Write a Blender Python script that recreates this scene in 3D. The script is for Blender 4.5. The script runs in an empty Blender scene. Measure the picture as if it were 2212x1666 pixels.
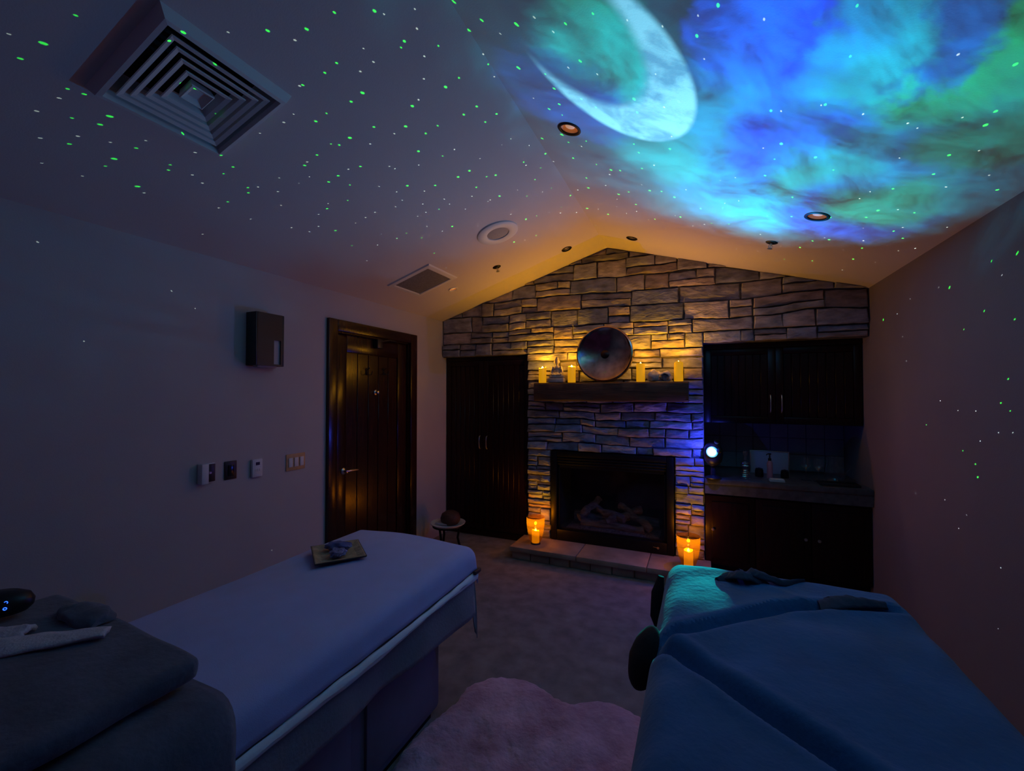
import bpy, bmesh, math, random
from mathutils import Vector, Matrix, noise
from mathutils.geometry import delaunay_2d_cdt
sc = bpy.context.scene
C = sc.collection
PI = math.pi

# ------------------------------------------------------------------ camera
YAW, PIT, FPX, CH = .4121, .019, 929.7, 1.56
Fw = Vector((-math.sin(YAW)*math.cos(PIT), math.cos(YAW)*math.cos(PIT), math.sin(PIT)))
Rt = Vector((math.cos(YAW), math.sin(YAW), 0))
Up = Rt.cross(Fw)
cd = bpy.data.cameras.new('camera'); cam = bpy.data.objects.new('camera', cd); C.objects.link(cam)
cd.sensor_width = 36; cd.lens = 36*FPX/2212; cd.clip_start = .02; cd.clip_end = 60
M = Matrix((Rt, Up, -Fw)).transposed().to_4x4(); M.translation = (0, 0, CH)
cam.matrix_world = M
sc.camera = cam
# ------------------------------------------------------------------ colour management, world
sc.view_settings.view_transform = 'Standard'; sc.view_settings.look = 'None'
sc.view_settings.exposure = 0.0; sc.view_settings.gamma = 1.0
sc.view_settings.use_curve_mapping = False
w = bpy.data.worlds.new('world'); sc.world = w; w.use_nodes = True
bg = w.node_tree.nodes['Background']
bg.inputs[0].default_value = (.52, .20, .80, 1); bg.inputs[1].default_value = .030

XL, XR, ZE, ZR, XD, YB, YF = -2.646, 1.192, 2.371, 2.949, -.80, 4.1, -1.2
SL = (ZR-ZE)/(XD-XL); SR = (ZR-ZE)/(XR-XD)

def ray(u, v): return Fw*FPX + Rt*(u-1106) - Up*(v-833)
def at(u, v, n, d):
    r = ray(u, v); o = Vector((0, 0, CH)); n = Vector(n)
    return o + r*((d-n.dot(o))/n.dot(r))
def on_ceiling(u, v):
    a = at(u, v, (-SL, 0, 1), ZE-SL*XL); b = at(u, v, (SR, 0, 1), ZE+SR*XR)
    return a if (a.z <= b.z and a.y > 0) or b.y < 0 else b
def hit(u, v):
    """first room surface behind a pixel"""
    best = None; o = Vector((0, 0, CH))
    for n, d in (((-SL, 0, 1), ZE-SL*XL), ((SR, 0, 1), ZE+SR*XR), ((1, 0, 0), XL), ((1, 0, 0), XR), ((0, 1, 0), YB), ((0, 0, 1), 0)):
        r = ray(u, v); q = Vector(n).dot(r)
        if abs(q) < 1e-6: continue
        t = (d-Vector(n).dot(o))/q
        if t > 0 and (best is None or t < best): best = t
    return o + ray(u, v)*best

# ------------------------------------------------------------------ materials
def newmat(name):
    m = bpy.data.materials.new(name); m.use_nodes = True
    return m, m.node_tree, m.node_tree.nodes['Principled BSDF']
def mat(name, col, rough=.6, metal=0, var=0, vscale=6, bump=0, bscale=40, stretch=None, spec=.5, sheen=0, coat=0, col2=None, detail=4):
    m, t, b = newmat(name)
    b.inputs['Base Color'].default_value = (*col, 1); b.inputs['Roughness'].default_value = rough
    b.inputs['Metallic'].default_value = metal; b.inputs['Specular IOR Level'].default_value = spec
    if sheen: b.inputs['Sheen Weight'].default_value = sheen
    if coat: b.inputs['Coat Weight'].default_value = coat; b.inputs['Coat Roughness'].default_value = .25
    tc = t.nodes.new('ShaderNodeTexCoord'); mp = t.nodes.new('ShaderNodeMapping')
    t.links.new(tc.outputs['Object'], mp.inputs[0])
    if stretch: mp.inputs['Scale'].default_value = stretch
    if var or col2:
        n = t.nodes.new('ShaderNodeTexNoise'); n.inputs['Scale'].default_value = vscale; n.inputs['Detail'].default_value = detail
        t.links.new(mp.outputs[0], n.inputs[0])
        r = t.nodes.new('ShaderNodeValToRGB'); e = r.color_ramp.elements
        e[0].position = .3; e[1].position = .7
        c2 = col2 if col2 else tuple(min(1, c*(1+var)) for c in col)
        c1 = tuple(c*(1-var) for c in col) if not col2 else col
        e[0].color = (*c1, 1); e[1].color = (*c2, 1)
        t.links.new(n.outputs[0], r.inputs[0]); t.links.new(r.outputs[0], b.inputs['Base Color'])
    if bump:
        n = t.nodes.new('ShaderNodeTexNoise'); n.inputs['Scale'].default_value = bscale; n.inputs['Detail'].default_value = 5
        t.links.new(mp.outputs[0], n.inputs[0])
        bp = t.nodes.new('ShaderNodeBump'); bp.inputs['Strength'].default_value = bump; bp.inputs['Distance'].default_value = .01
        t.links.new(n.outputs[0], bp.inputs['Height']); t.links.new(bp.outputs[0], b.inputs['Normal'])
    return m
def glowmat(name, col, s, base=(.8, .8, .8), rough=.5):
    m, t, b = newmat(name); b.inputs['Base Color'].default_value = (*base, 1); b.inputs['Roughness'].default_value = rough
    b.inputs['Emission Color'].default_value = (*col, 1); b.inputs['Emission Strength'].default_value = s
    return m
def thinglass(name, tint, gloss=.12, rough=.05):
    m = bpy.data.materials.new(name); m.use_nodes = True; t = m.node_tree; t.nodes.clear()
    o = t.nodes.new('ShaderNodeOutputMaterial'); a = t.nodes.new('ShaderNodeBsdfTransparent'); g = t.nodes.new('ShaderNodeBsdfGlossy')
    a.inputs[0].default_value = (*tint, 1); g.inputs['Roughness'].default_value = rough
    lw = t.nodes.new('ShaderNodeLayerWeight'); lw.inputs[0].default_value = .25
    mr = t.nodes.new('ShaderNodeMapRange'); mr.inputs[3].default_value = gloss*.5; mr.inputs[4].default_value = min(1, gloss*4)
    mx = t.nodes.new('ShaderNodeMixShader')
    t.links.new(lw.outputs['Facing'], mr.inputs[0]); t.links.new(mr.outputs[0], mx.inputs[0])
    t.links.new(a.outputs[0], mx.inputs[1]); t.links.new(g.outputs[0], mx.inputs[2]); t.links.new(mx.outputs[0], o.inputs[0])
    return m
MT = dict(
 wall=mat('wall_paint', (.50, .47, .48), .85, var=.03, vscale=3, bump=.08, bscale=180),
 wallshade=mat('shade_toned_wall_paint', (.20, .175, .22), .85, var=.03, vscale=3, bump=.08, bscale=180),  # same paint as the left wall, darkened so the colour carries the shade
 ceil=mat('ceiling_paint', (.66, .61, .60), .9, bump=.06, bscale=160),
 carpet=mat('carpet', (.25, .215, .20), .95, var=.25, vscale=9, bump=.5, bscale=260),
 wood=mat('mahogany', (.030, .010, .007), .22, var=.35, vscale=9, stretch=(6, 6, .5), bump=.05, bscale=30),
 cab=mat('cabinet_mahogany', (.012, .0035, .0035), .3, var=.35, vscale=9, stretch=(6, 6, .5), bump=.05, bscale=30, spec=.3),
 mantle=mat('rough_mantle_timber', (.075, .030, .020), .6, var=.4, vscale=7, stretch=(.5, 5, 5), bump=.35, bscale=20),
 counter=mat('grey_stone_counter', (.07, .07, .08), .3, var=.3, vscale=25, bump=.05),
 tile=mat('backsplash_tile', (.22, .25, .28), .3, var=.1, vscale=6),
 hearth=mat('hearth_flagstone', (.34, .25, .19), .7, var=.3, vscale=5, bump=.4, bscale=14),
 black=mat('black_metal', (.010, .010, .012), .42, metal=.6, var=.2),
 blackpl=mat('black_plastic', (.012, .012, .014), .4),
 soot=mat('sooty_firebox', (.03, .028, .03), .9, var=.3, vscale=12, bump=.3),
 log=mat('ceramic_log', (.20, .16, .14), .9, var=.5, vscale=14, stretch=(.6, 3, 3), bump=.8, bscale=18),
 ember=mat('ash_and_ember_bed', (.16, .14, .13), .95, var=.5, vscale=50, bump=.9, bscale=70),
 steel=mat('brushed_steel', (.55, .53, .50), .3, metal=1),
 bronze=mat('hammered_bronze', (.40, .28, .24), .13, metal=1, var=.5, vscale=7, bump=.14, bscale=7),
 bronzed=mat('gong_centre_bronze', (.05, .03, .03), .38, metal=1, var=.3, vscale=14),
 white=mat('white_enamel', (.72, .72, .70), .5),
 offwhite=mat('white_plastic', (.68, .70, .74), .45),
 dark=mat('dark_void', (.006, .006, .007), .9),
 grille=mat('grey_filter_grille', (.17, .17, .19), .8, var=.2, vscale=90, bump=.4, bscale=200),
 mesh=mat('speaker_mesh', (.36, .33, .31), .7, var=.25, vscale=300, bump=.3, bscale=300),
 ivory=mat('ivory_orange_plate', (.62, .36, .17), .5, var=.12, vscale=30),
 frost=mat('frosted_glass', (.38, .38, .42), .5),
 quilt=mat('lavender_grey_coverlet', (.42, .46, .80), .9, var=.05, vscale=7, bump=.12, bscale=260, sheen=.2),
 hem=mat('white_sheet_hem', (.80, .84, .90), .85, var=.05, bump=.12, bscale=60),
 skirt=mat('grey_flannel', (.20, .205, .25), .95, var=.12, vscale=6, bump=.25, bscale=90, sheen=.15),
 base=mat('table_base_upholstery', (.17, .17, .24), .75, var=.1),
 navy=mat('slate_plush_blanket', (.10, .115, .16), .95, var=.25, vscale=10, bump=.3, bscale=60, sheen=.25),
 blueb=mat('blue_grey_blanket', (.030, .13, .30), .92, var=.14, vscale=8, bump=.28, bscale=45, sheen=.2),
 sash=mat('dark_navy_cloth', (.035, .05, .085), .9, var=.2, bump=.3),
 towel=mat('grey_terry_towel', (.62, .56, .62), .98, var=.06, vscale=40, bump=.35, bscale=160),
 darkcloth=mat('black_brown_cloth', (.018, .014, .016), .95, bump=.3, bscale=60),
 rug=mat('pink_fur', (.40, .20, .25), .98, vscale=7, col2=(.72, .46, .56), bump=1.0, bscale=45, sheen=.35, detail=6),
 wick=mat('burnt_wick', (.02, .015, .01), .9),
 statue=mat('carved_stone_statue', (.42, .36, .33), .7, var=.15, vscale=25, bump=.2, bscale=60),
 geode=mat('pale_rock_crust', (.48, .40, .40), .8, var=.25, vscale=14, bump=.5, bscale=30),
 amethyst=mat('dark_crystal_core', (.06, .05, .09), .2, var=.5, vscale=60, bump=.9, bscale=90),
 dish=mat('tan_woven_plate', (.42, .32, .20), .6, var=.3, vscale=30, bump=.5, bscale=80),
 dishdark=mat('dark_plate_rim', (.03, .025, .025), .5),
 satin=mat('blue_satin', (.10, .13, .34), .22, var=.35, vscale=20, bump=.35, bscale=30),
 lav=mat('lavender_beads', (.22, .22, .42), .5, var=.5, vscale=120, bump=.8, bscale=160),
 cream=mat('folded_cream_cloth', (.55, .58, .62), .8),
 gold=mat('brass_key', (.85, .55, .18), .25, metal=1),
 crystal=thinglass('cut_crystal', (.80, .88, .95), .35, .08),
 clear=thinglass('clear_glass', (.86, .92, .95), .18, .04),
 amber=None,
 fireglass=thinglass('firebox_glass', (.80, .80, .84), .05, .06),
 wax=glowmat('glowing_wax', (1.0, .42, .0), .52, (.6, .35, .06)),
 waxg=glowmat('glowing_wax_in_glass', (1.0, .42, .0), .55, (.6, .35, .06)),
 flame=glowmat('flame', (1.0, .72, .18), 16),
 lens=glowmat('lit_lens', (.35, .95, 1.0), 16),
 ring=glowmat('painted_halo_glow', (.0, .42, .60), .9),  # emission of an added ring that imitates the halo around the lens
 led=glowmat('green_laser_aperture', (.15, 1.0, .45), 4),
 digit=glowmat('blue_digit', (.02, .12, 1.0), 2.4),
 lcd=mat('dark_lcd', (.01, .012, .015), .2),
 bulb=mat('amber_lamp_reflector', (.95, .62, .36), .45, metal=.3),
 bulbrefl=glowmat('bulb_candle_reflection', (1.0, .46, .14), .42, (.5, .4, .3)),  # low emission stands in for orange candle light reflected in the downlights
 bulbg=mat('unlit_bulb_glass', (.55, .50, .46), .25),
 rosepot=mat('rose_bottle', (.45, .22, .30), .35),
)
m = bpy.data.materials.new('frosted_amber_glass'); m.use_nodes = True; t = m.node_tree; t.nodes.clear(); MT['amber'] = m
o_ = t.nodes.new('ShaderNodeOutputMaterial'); a_ = t.nodes.new('ShaderNodeBsdfTransparent'); a_.inputs[0].default_value = (1, .62, .16, 1)
b_ = t.nodes.new('ShaderNodeBsdfTranslucent'); b_.inputs[0].default_value = (1, .55, .10, 1); g_ = t.nodes.new('ShaderNodeBsdfGlossy'); g_.inputs['Roughness'].default_value = .08
x1_ = t.nodes.new('ShaderNodeMixShader'); x1_.inputs[0].default_value = .12; x2_ = t.nodes.new('ShaderNodeMixShader'); x2_.inputs[0].default_value = .05
t.links.new(a_.outputs[0], x1_.inputs[1]); t.links.new(b_.outputs[0], x1_.inputs[2]); t.links.new(x1_.outputs[0], x2_.inputs[1]); t.links.new(g_.outputs[0], x2_.inputs[2]); t.links.new(x2_.outputs[0], o_.inputs[0])
# stone material: per-stone tint attribute
m, t, b = newmat('ledge_stone'); MT['stone'] = m
at_ = t.nodes.new('ShaderNodeAttribute'); at_.attribute_name = 'tint'
tc = t.nodes.new('ShaderNodeTexCoord'); n1 = t.nodes.new('ShaderNodeTexNoise'); n1.inputs['Scale'].default_value = 9; n1.inputs['Detail'].default_value = 7
mp = t.nodes.new('ShaderNodeMapping'); mp.inputs['Scale'].default_value = (1, 1, 2.4)
t.links.new(tc.outputs['Object'], mp.inputs[0]); t.links.new(mp.outputs[0], n1.inputs[0])
r = t.nodes.new('ShaderNodeMapRange'); r.inputs[1].default_value = .3; r.inputs[2].default_value = .7; r.inputs[3].default_value = .55; r.inputs[4].default_value = 1.35
t.links.new(n1.outputs[0], r.inputs[0])
vm = t.nodes.new('ShaderNodeVectorMath'); vm.operation = 'SCALE'
t.links.new(at_.outputs['Color'], vm.inputs[0]); t.links.new(r.outputs[0], vm.inputs['Scale']); t.links.new(vm.outputs[0], b.inputs['Base Color'])
n2 = t.nodes.new('ShaderNodeTexNoise'); n2.inputs['Scale'].default_value = 16; n2.inputs['Detail'].default_value = 8; t.links.new(mp.outputs[0], n2.inputs[0])
bp = t.nodes.new('ShaderNodeBump'); bp.inputs['Strength'].default_value = .9; bp.inputs['Distance'].default_value = .02
t.links.new(n2.outputs[0], bp.inputs['Height']); t.links.new(bp.outputs[0], b.inputs['Normal']); b.inputs['Roughness'].default_value = .85

# ------------------------------------------------------------------ the projector's light: a nebula, a moon and cloud, thrown as real light
LENS = Vector((.088, 4.0, 1.068))
LP = LENS + Vector((-.004, -.075, .035))
def s2l(c):
    c = c/255
    return c/12.92 if c <= .04045 else ((c+.055)/1.055)**2.4
def dirto(p, o=LP): return (p-o).normalized()
ld = bpy.data.lights.new('nebula_beam', 'POINT'); ld.energy = 560; ld.shadow_soft_size = 0.0
ld.use_nodes = True
lt = ld.node_tree; em = lt.nodes['Emission']
lo = bpy.data.objects.new('nebula_beam', ld); lo.location = LP; C.objects.link(lo)
N = lt.nodes; Lk = lt.links
def node(kind, **kw):
    n = N.new(kind)
    for k, v in kw.items(): setattr(n, k, v)
    return n
geo = node('ShaderNodeNewGeometry')
neg = node('ShaderNodeVectorMath', operation='SCALE'); neg.inputs['Scale'].default_value = 1.0
Lk.new(geo.outputs['Normal'], neg.inputs[0])
DIR = neg.outputs[0]
def noise_node(vec, scale, detail=4, rough=.55, dist=0, off=(0, 0, 0)):
    mp = node('ShaderNodeMapping'); mp.inputs['Location'].default_value = off; Lk.new(vec, mp.inputs[0])
    n = node('ShaderNodeTexNoise'); n.inputs['Scale'].default_value = scale; n.inputs['Detail'].default_value = detail
    n.inputs['Roughness'].default_value = rough; n.inputs['Distortion'].default_value = dist
    Lk.new(mp.outputs[0], n.inputs[0]); return n
def scale_node(vec, fac):
    s = node('ShaderNodeVectorMath', operation='SCALE'); Lk.new(vec, s.inputs[0]); Lk.new(fac, s.inputs['Scale']); return s.outputs[0]
sep0 = node('ShaderNodeSeparateXYZ'); Lk.new(DIR, sep0.inputs[0])
mz = node('ShaderNodeMath', operation='MAXIMUM'); mz.inputs[1].default_value = .18; Lk.new(sep0.outputs[2], mz.inputs[0])
iz = node('ShaderNodeMath', operation='DIVIDE'); iz.inputs[0].default_value = 1; Lk.new(mz.outputs[0], iz.inputs[1])
PLN = scale_node(DIR, iz.outputs[0])     # slide plane of the projector
wn = noise_node(PLN, 2.6, 6, .6)
wsub = node('ShaderNodeVectorMath', operation='SUBTRACT'); wsub.inputs[1].default_value = (.5, .5, .5); Lk.new(wn.outputs['Color'], wsub.inputs[0])
wma = node('ShaderNodeVectorMath', operation='MULTIPLY_ADD'); wma.inputs[1].default_value = (.24, .24, .24)
Lk.new(wsub.outputs[0], wma.inputs[0]); Lk.new(DIR, wma.inputs[2])
wnm = node('ShaderNodeVectorMath', operation='NORMALIZE'); Lk.new(wma.outputs[0], wnm.inputs[0]); WDIR = wnm.outputs[0]
def blob(vec, c, ca, cb):
    """1 at direction c, 0 past angle a (cos ca), full inside cos cb"""
    d = node('ShaderNodeVectorMath', operation='DOT_PRODUCT'); d.inputs[1].default_value = c; Lk.new(vec, d.inputs[0])
    r = node('ShaderNodeMapRange', interpolation_type='SMOOTHSTEP'); r.inputs[1].default_value = ca; r.inputs[2].default_value = cb
    Lk.new(d.outputs['Value'], r.inputs[0]); return r.outputs[0]
def const(c):
    s = node('ShaderNodeCombineXYZ'); s.inputs[0].default_value, s.inputs[1].default_value, s.inputs[2].default_value = c; return s.outputs[0]
def mixc(a, b, f):
    m = node('ShaderNodeMix', data_type='VECTOR'); Lk.new(f, m.inputs[0]); Lk.new(a, m.inputs[4]); Lk.new(b, m.inputs[5]); return m.outputs[1]
NEB = [  # u, v, radius in px, colour (sRGB), strength
 (1180, 70, 190, (0, 190, 150)), (1060, 40, 150, (0, 80, 90)), (1290, 130, 140, (0, 190, 175)), (1250, 230, 110, (0, 90, 170)),
 (1640, 120, 190, (0, 70, 255)), (1720, 240, 170, (0, 80, 255)), (1580, 20, 140, (0, 110, 255)),
 (1820, 120, 160, (0, 120, 215)), (1800, 30, 130, (0, 140, 190)), (1940, 40, 120, (0, 95, 140)),
 (1860, 240, 150, (0, 165, 180)), (1560, 330, 140, (0, 160, 190)), (2060, 190, 170, (0, 180, 110)), (2160, 60, 190, (0, 150, 95)),
 (1980, 130, 110, (0, 95, 165)), (1990, 340, 130, (0, 75, 110)), (2150, 300, 120, (0, 85, 70)), (1630, 420, 130, (0, 150, 200)),
 (1700, 330, 110, (0, 80, 220)), (1770, 400, 90, (0, 140, 140)), (1830, 470, 90, (0, 85, 190)), (1410, 340, 90, (0, 125, 125)), (1910, 450, 80, (0, 115, 95))]
acc = const((0, .10, .17))
for u, v, rp, col in NEB:
    c = dirto(hit(u, v)); e = [dirto(hit(u+dx*rp, v+dy*rp)) for dx, dy in ((1, 0), (-1, 0), (0, 1), (0, -1))]
    cr = sum(c.dot(k) for k in e)/4
    f = blob(WDIR, c, max(cr, -.9), 1-(1-cr)*.12)
    P_ = hit(u, v); n9 = Vector((-SL, 0, 1)).normalized() if P_.x < XD else Vector((SR, 0, 1)).normalized()
    kk = (P_-LP).length_squared/max(.15, abs((P_-LP).normalized().dot(n9)))/4.6; kk = max(.30, min(1.9, kk))   # the slide evens out near and far parts
    acc = mixc(acc, const((0, s2l(col[1])*kk*.85, s2l(col[2])*kk*1.05)), f)
# cloud density
cn = noise_node(PLN, 4.6, 9, .64, .5, (3, 1, 2))
cr_ = node('ShaderNodeMapRange'); cr_.inputs[1].default_value = .34; cr_.inputs[2].default_value = .66; cr_.inputs[3].default_value = .28; cr_.inputs[4].default_value = 1.8
Lk.new(cn.outputs[0], cr_.inputs[0]); acc = scale_node(acc, cr_.outputs[0])
hn = noise_node(PLN, 2.4, 7, .62, .4, (8, 5, 1))
hr = node('ShaderNodeMapRange'); hr.inputs[1].default_value = .52; hr.inputs[2].default_value = .70; hr.inputs[3].default_value = 0; hr.inputs[4].default_value = .65; Lk.new(hn.outputs[0], hr.inputs[0])
acc = mixc(acc, const((0, .26, .34)), hr.outputs[0])
# rim of the projected disc
rim_px = [(1040, 60), (1150, 190), (1290, 330), (1400, 430), (1560, 500), (1700, 512), (1850, 505), (2000, 470), (2140, 420)]
rd = [dirto(hit(*p)) for p in rim_px]
import itertools
# fit a cone: axis a with a.d = k  ->  least squares on d.x = 1
A = [[sum(d[i]*d[j] for d in rd) for j in range(3)] for i in range(3)]
x = Matrix(A).inverted() @ Vector([sum(d[i] for d in rd) for i in range(3)])
AX = x.normalized(); KC = 1/x.length
wm2 = node('ShaderNodeVectorMath', operation='MULTIPLY_ADD'); wm2.inputs[1].default_value = (.30, .30, .30); Lk.new(wsub.outputs[0], wm2.inputs[0]); Lk.new(DIR, wm2.inputs[2])
wn2 = node('ShaderNodeVectorMath', operation='NORMALIZE'); Lk.new(wm2.outputs[0], wn2.inputs[0])
ang = math.acos(max(-1, min(1, KC)))
rim = blob(wn2.outputs[0], AX, math.cos(ang+.13), math.cos(ang-.20))
acc = scale_node(acc, rim)
# faint wide haze beyond the rim, on the left slope
hz = blob(wn2.outputs[0], dirto(hit(930, 180)), .80, .99)
hz2 = scale_node(const((.0, .040, .085)), hz)
ad = node('ShaderNodeVectorMath', operation='ADD'); Lk.new(acc, ad.inputs[0]); Lk.new(hz2, ad.inputs[1]); acc = ad.outputs[0]
# general spill of the lens in every direction
ad = node('ShaderNodeVectorMath', operation='ADD'); Lk.new(acc, ad.inputs[0]); 
sxyz = node('ShaderNodeSeparateXYZ'); Lk.new(DIR, sxyz.inputs[0])
fy = node('ShaderNodeMapRange', interpolation_type='SMOOTHSTEP'); fy.inputs[1].default_value = -.04; fy.inputs[2].default_value = -.45; fy.inputs[3].default_value = .45; fy.inputs[4].default_value = 1; Lk.new(sxyz.outputs[1], fy.inputs[0])
fx = node('ShaderNodeMapRange', interpolation_type='SMOOTHSTEP'); fx.inputs[1].default_value = .45; fx.inputs[2].default_value = -.2; fx.inputs[3].default_value = .12; fx.inputs[4].default_value = 1; Lk.new(sxyz.outputs[0], fx.inputs[0])
fm = node('ShaderNodeMath', operation='MULTIPLY'); Lk.new(fx.outputs[0], fm.inputs[0]); Lk.new(fy.outputs[0], fm.inputs[1])
sp_ = scale_node(const((.0012, .0020, .028)), fm.outputs[0]); Lk.new(sp_, ad.inputs[1]); acc = ad.outputs[0]
# spill on the foot of the right-hand table
pc = at(1478, 1262, (0, 0, 1), .83); pe = at(1562, 1262, (0, 0, 1), .83)
cdir = dirto(pc); ce = cdir.dot(dirto(pe))
fp = blob(DIR, cdir, ce-.0012, ce+.0012)
fz = node('ShaderNodeMapRange', interpolation_type='SMOOTHSTEP'); fz.inputs[1].default_value = -.113; fz.inputs[2].default_value = -.122; Lk.new(sxyz.outputs[2], fz.inputs[0])
fpz = node('ShaderNodeMath', operation='MULTIPLY'); Lk.new(fp, fpz.inputs[0]); Lk.new(fz.outputs[0], fpz.inputs[1])
fs = scale_node(const((0, .50, .44)), fpz.outputs[0])
ad = node('ShaderNodeVectorMath', operation='ADD'); Lk.new(acc, ad.inputs[0]); Lk.new(fs, ad.inputs[1]); acc = ad.outputs[0]
# the moon
mpx = [(1502, 190), (1380, 296), (1250, 238), (1444, 55), (1306, 3), (1490, 245), (1480, 110)]
md = [dirto(hit(*p)) for p in mpx]
A = [[sum(d[i]*d[j] for d in md) for j in range(3)] for i in range(3)]
x = Matrix(A).inverted() @ Vector([sum(d[i] for d in md) for i in range(3)])
MA = x.normalized(); MK = 1/x.length
mm = blob(DIR, MA, MK-.0005, MK+.0005)
# lit limb: terminator runs from lower left to upper middle
lit_dir = dirto(hit(1400, 205)); t0 = dirto(hit(1290, 110))
sd = (dirto(hit(1470, 215))-dirto(hit(1270, 90)))
dt = node('ShaderNodeVectorMath', operation='DOT_PRODUCT'); dt.inputs[1].default_value = sd.normalized(); Lk.new(WDIR, dt.inputs[0])
a0 = dirto(hit(1335, 128)).dot(sd.normalized()); a1 = dirto(hit(1405, 175)).dot(sd.normalized())
# curve of the terminator: distance from an inner circle
rm = math.acos(MK); tw_ = dirto(hit(1215, 70))-MA; tw_ = (tw_-MA*tw_.dot(MA)).normalized()
TC = (MA*math.cos(rm*.50)+tw_*math.sin(rm*.50)); ri = rm*.74; e0, e1 = math.cos(ri*1.14), math.cos(ri*.88)
inn = blob(DIR, TC, min(e0, e1), max(e0, e1))
mw = node('ShaderNodeMath', operation='SUBTRACT'); mw.inputs[0].default_value = 1; Lk.new(inn, mw.inputs[1])
mn = noise_node(PLN, 9, 6, .62, .3, (2, 2, 5))
mr_ = node('ShaderNodeMapRange'); mr_.inputs[1].default_value = .40; mr_.inputs[2].default_value = .56; mr_.inputs[3].default_value = .15; mr_.inputs[4].default_value = 1.0
Lk.new(mn.outputs[0], mr_.inputs[0])
mare = mixc(const((.08, .55, 1.05)), const((.30, 1.25, 1.8)), mr_.outputs[0])
mfac = node('ShaderNodeMath', operation='MULTIPLY'); Lk.new(mw.outputs[0], mfac.inputs[0]); Lk.new(mm, mfac.inputs[1])
acc = mixc(acc, mare, mfac.outputs[0])
Lk.new(acc, em.inputs['Color']); em.inputs['Strength'].default_value = 1.0

# ------------------------------------------------------------------ star lists (pixel positions in the photograph)
GREEN = []; WHITE = []
def addp(lst, sx, ox, oy, s):
    v = [float(k) for k in s.split()]
    for i in range(0, len(v), 2): lst.append((ox+v[i]*sx, oy+v[i+1]*sx))
addp(GREEN, .4521, 0, 0, '758 63 710 122 362 74 207 207 97 280 323 425 403 450 343 564 478 595 524 556 331 688 546 759 503 794 652 708 813 788 805 813 657 891 946 243 907 287 797 349 961 495 915 537 1116 617 1071 653 977 695 802 596 898 401 1068 830 1113 798 1184 897 1187 922 1089 965 1279 147 1465 139 1598 60 1608 301 1552 348 1447 407 1732 444 1678 486 1560 542 1509 580 1672 659 1621 693 1514 741 1456 791 1581 688 1616 840 1570 870 1672 884 1722 796 1661 958 1563 997 1603 1102 1786 607 1938 604 2034 638 2091 601 1970 507 2129 416 2193 372 2095 219 1932 197 1916 227 1789 52 1999 723 2115 746 2189 846 2079 886 1946 888 2098 1000 2161 1082 1942 1115 2015 1137 1897 1140 1681 1175 2075 1210 1241 556')
addp(WHITE, .4521, 0, 0, '42 163 481 319 175 531 283 469 372 651 192 660 527 680 696 672 200 780 689 922 394 842 919 836 967 875 1046 994 933 729 1242 637 1299 537 1403 546 1356 585 1090 154 1410 192 1432 411 1722 342 1784 296 1737 232 2028 269 2025 377 2000 477 1992 137 1982 43 1835 68 1769 688 1884 639 1478 845 1334 850 1429 876 1233 894 1343 981 1328 916 1568 973 1664 809 1811 891 1887 806 1861 795 2001 789 1922 957 1890 988 2028 913 2020 975 2123 952 1792 1015 1747 1040 1699 1066 1522 1082 1479 1107 1393 1088 1197 1047 968 1119 1822 1119 2040 1083 2113 1105 1803 1171 1753 1246 1818 1315 2132 1280 1885 1332 2178 1258 180 1157 401 1631 820 1391 932 1474 605 194 1468 774 1996 1034 1521 1025 1895 917')
addp(GREEN, .3001, 900, 0, '268 13 468 146 377 217 719 176 156 329 304 561 208 628 515 463 732 489 927 534 1071 171 1177 440 990 638 1186 714 1026 750 954 785 1048 828 432 767 339 825 575 821 494 879 151 905 65 960 903 997 1045 970 1093 1026 1220 1016 1291 773 1565 714 1563 1038 1600 1100 1823 1072 1128 1139 927 1107 187 1125 770 1167 893 1209 1295 1184 1399 1224 1465 1228 1622 1213 1222 1282 852 1294 568 1261 299 1274 504 1272 380 1230 133 1334 430 1349 970 1355 1236 1353 1107 1408 793 1412 597 1412 1526 1382 1454 1399 1678 1372 1764 1379 1855 1420 2044 1502 1578 1472 1377 1543 1228 1501 1041 1491 863 1554 787 1579 1714 1579 1899 1563 257 1630 162 1506 1268 98 1885 733 1588 810')
addp(WHITE, .3001, 900, 0, '602 243 480 390 559 552 56 405 52 567 12 717 841 707 846 125 983 229 1092 487 1300 534 1516 145 1770 190 1720 534 1782 772 1836 983 1939 1366 1709 1190 1620 1330 1361 1336 1390 1258 1160 1368 1443 1434 1440 1488 1307 1506 1583 1522 1512 1536 1671 1581 1591 1591 1863 1552 1987 1627 1290 1625 1150 1530 955 1529 1035 1534 906 1382 728 1368 530 1439 398 1414 514 1451 237 1470 351 1505 200 1434 45 1469 67 1529 679 1543 330 1594 440 1627 57 1376 788 1190 985 1163 457 1142 272 1076 614 1043 809 1048 678 1000 1187 1054 15 1189')
addp(GREEN, .3601, 1500, 0, '142 32 976 35 15 216 935 338 459 665 785 628 1807 668 1746 751 1528 931 1435 1045 1817 1139 1320 1277 481 955 726 944 424 1054 588 1184 583 1299 1101 1263 1031 1305 1195 1387 1250 1430 1005 1489 951 1554 808 1438 709 1446 707 1565 633 1485 540 1556 38 1252 170 1248 207 1345 103 1340 435 1296 814 1305 1191 1133 834 1020 521 863 1782 1568 1937 1519 1925 387')
addp(WHITE, .3601, 1500, 0, '22 94 59 354 418 116 520 667 760 632 1012 685 1280 740 1337 769 1608 705 1229 949 1708 904 1769 1051 1054 1150 991 1192 1509 1122 413 889 156 1083 245 1066 267 1206 182 1220 60 1347 519 1477 253 1495 381 1506 781 1427 1013 1369 1014 1444 894 1501 1222 1505 1325 1490 1085 1575 887 1621 397 1407 1516 1364 1250 1365 1582 327 1221 1258 1845 1651')
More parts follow.
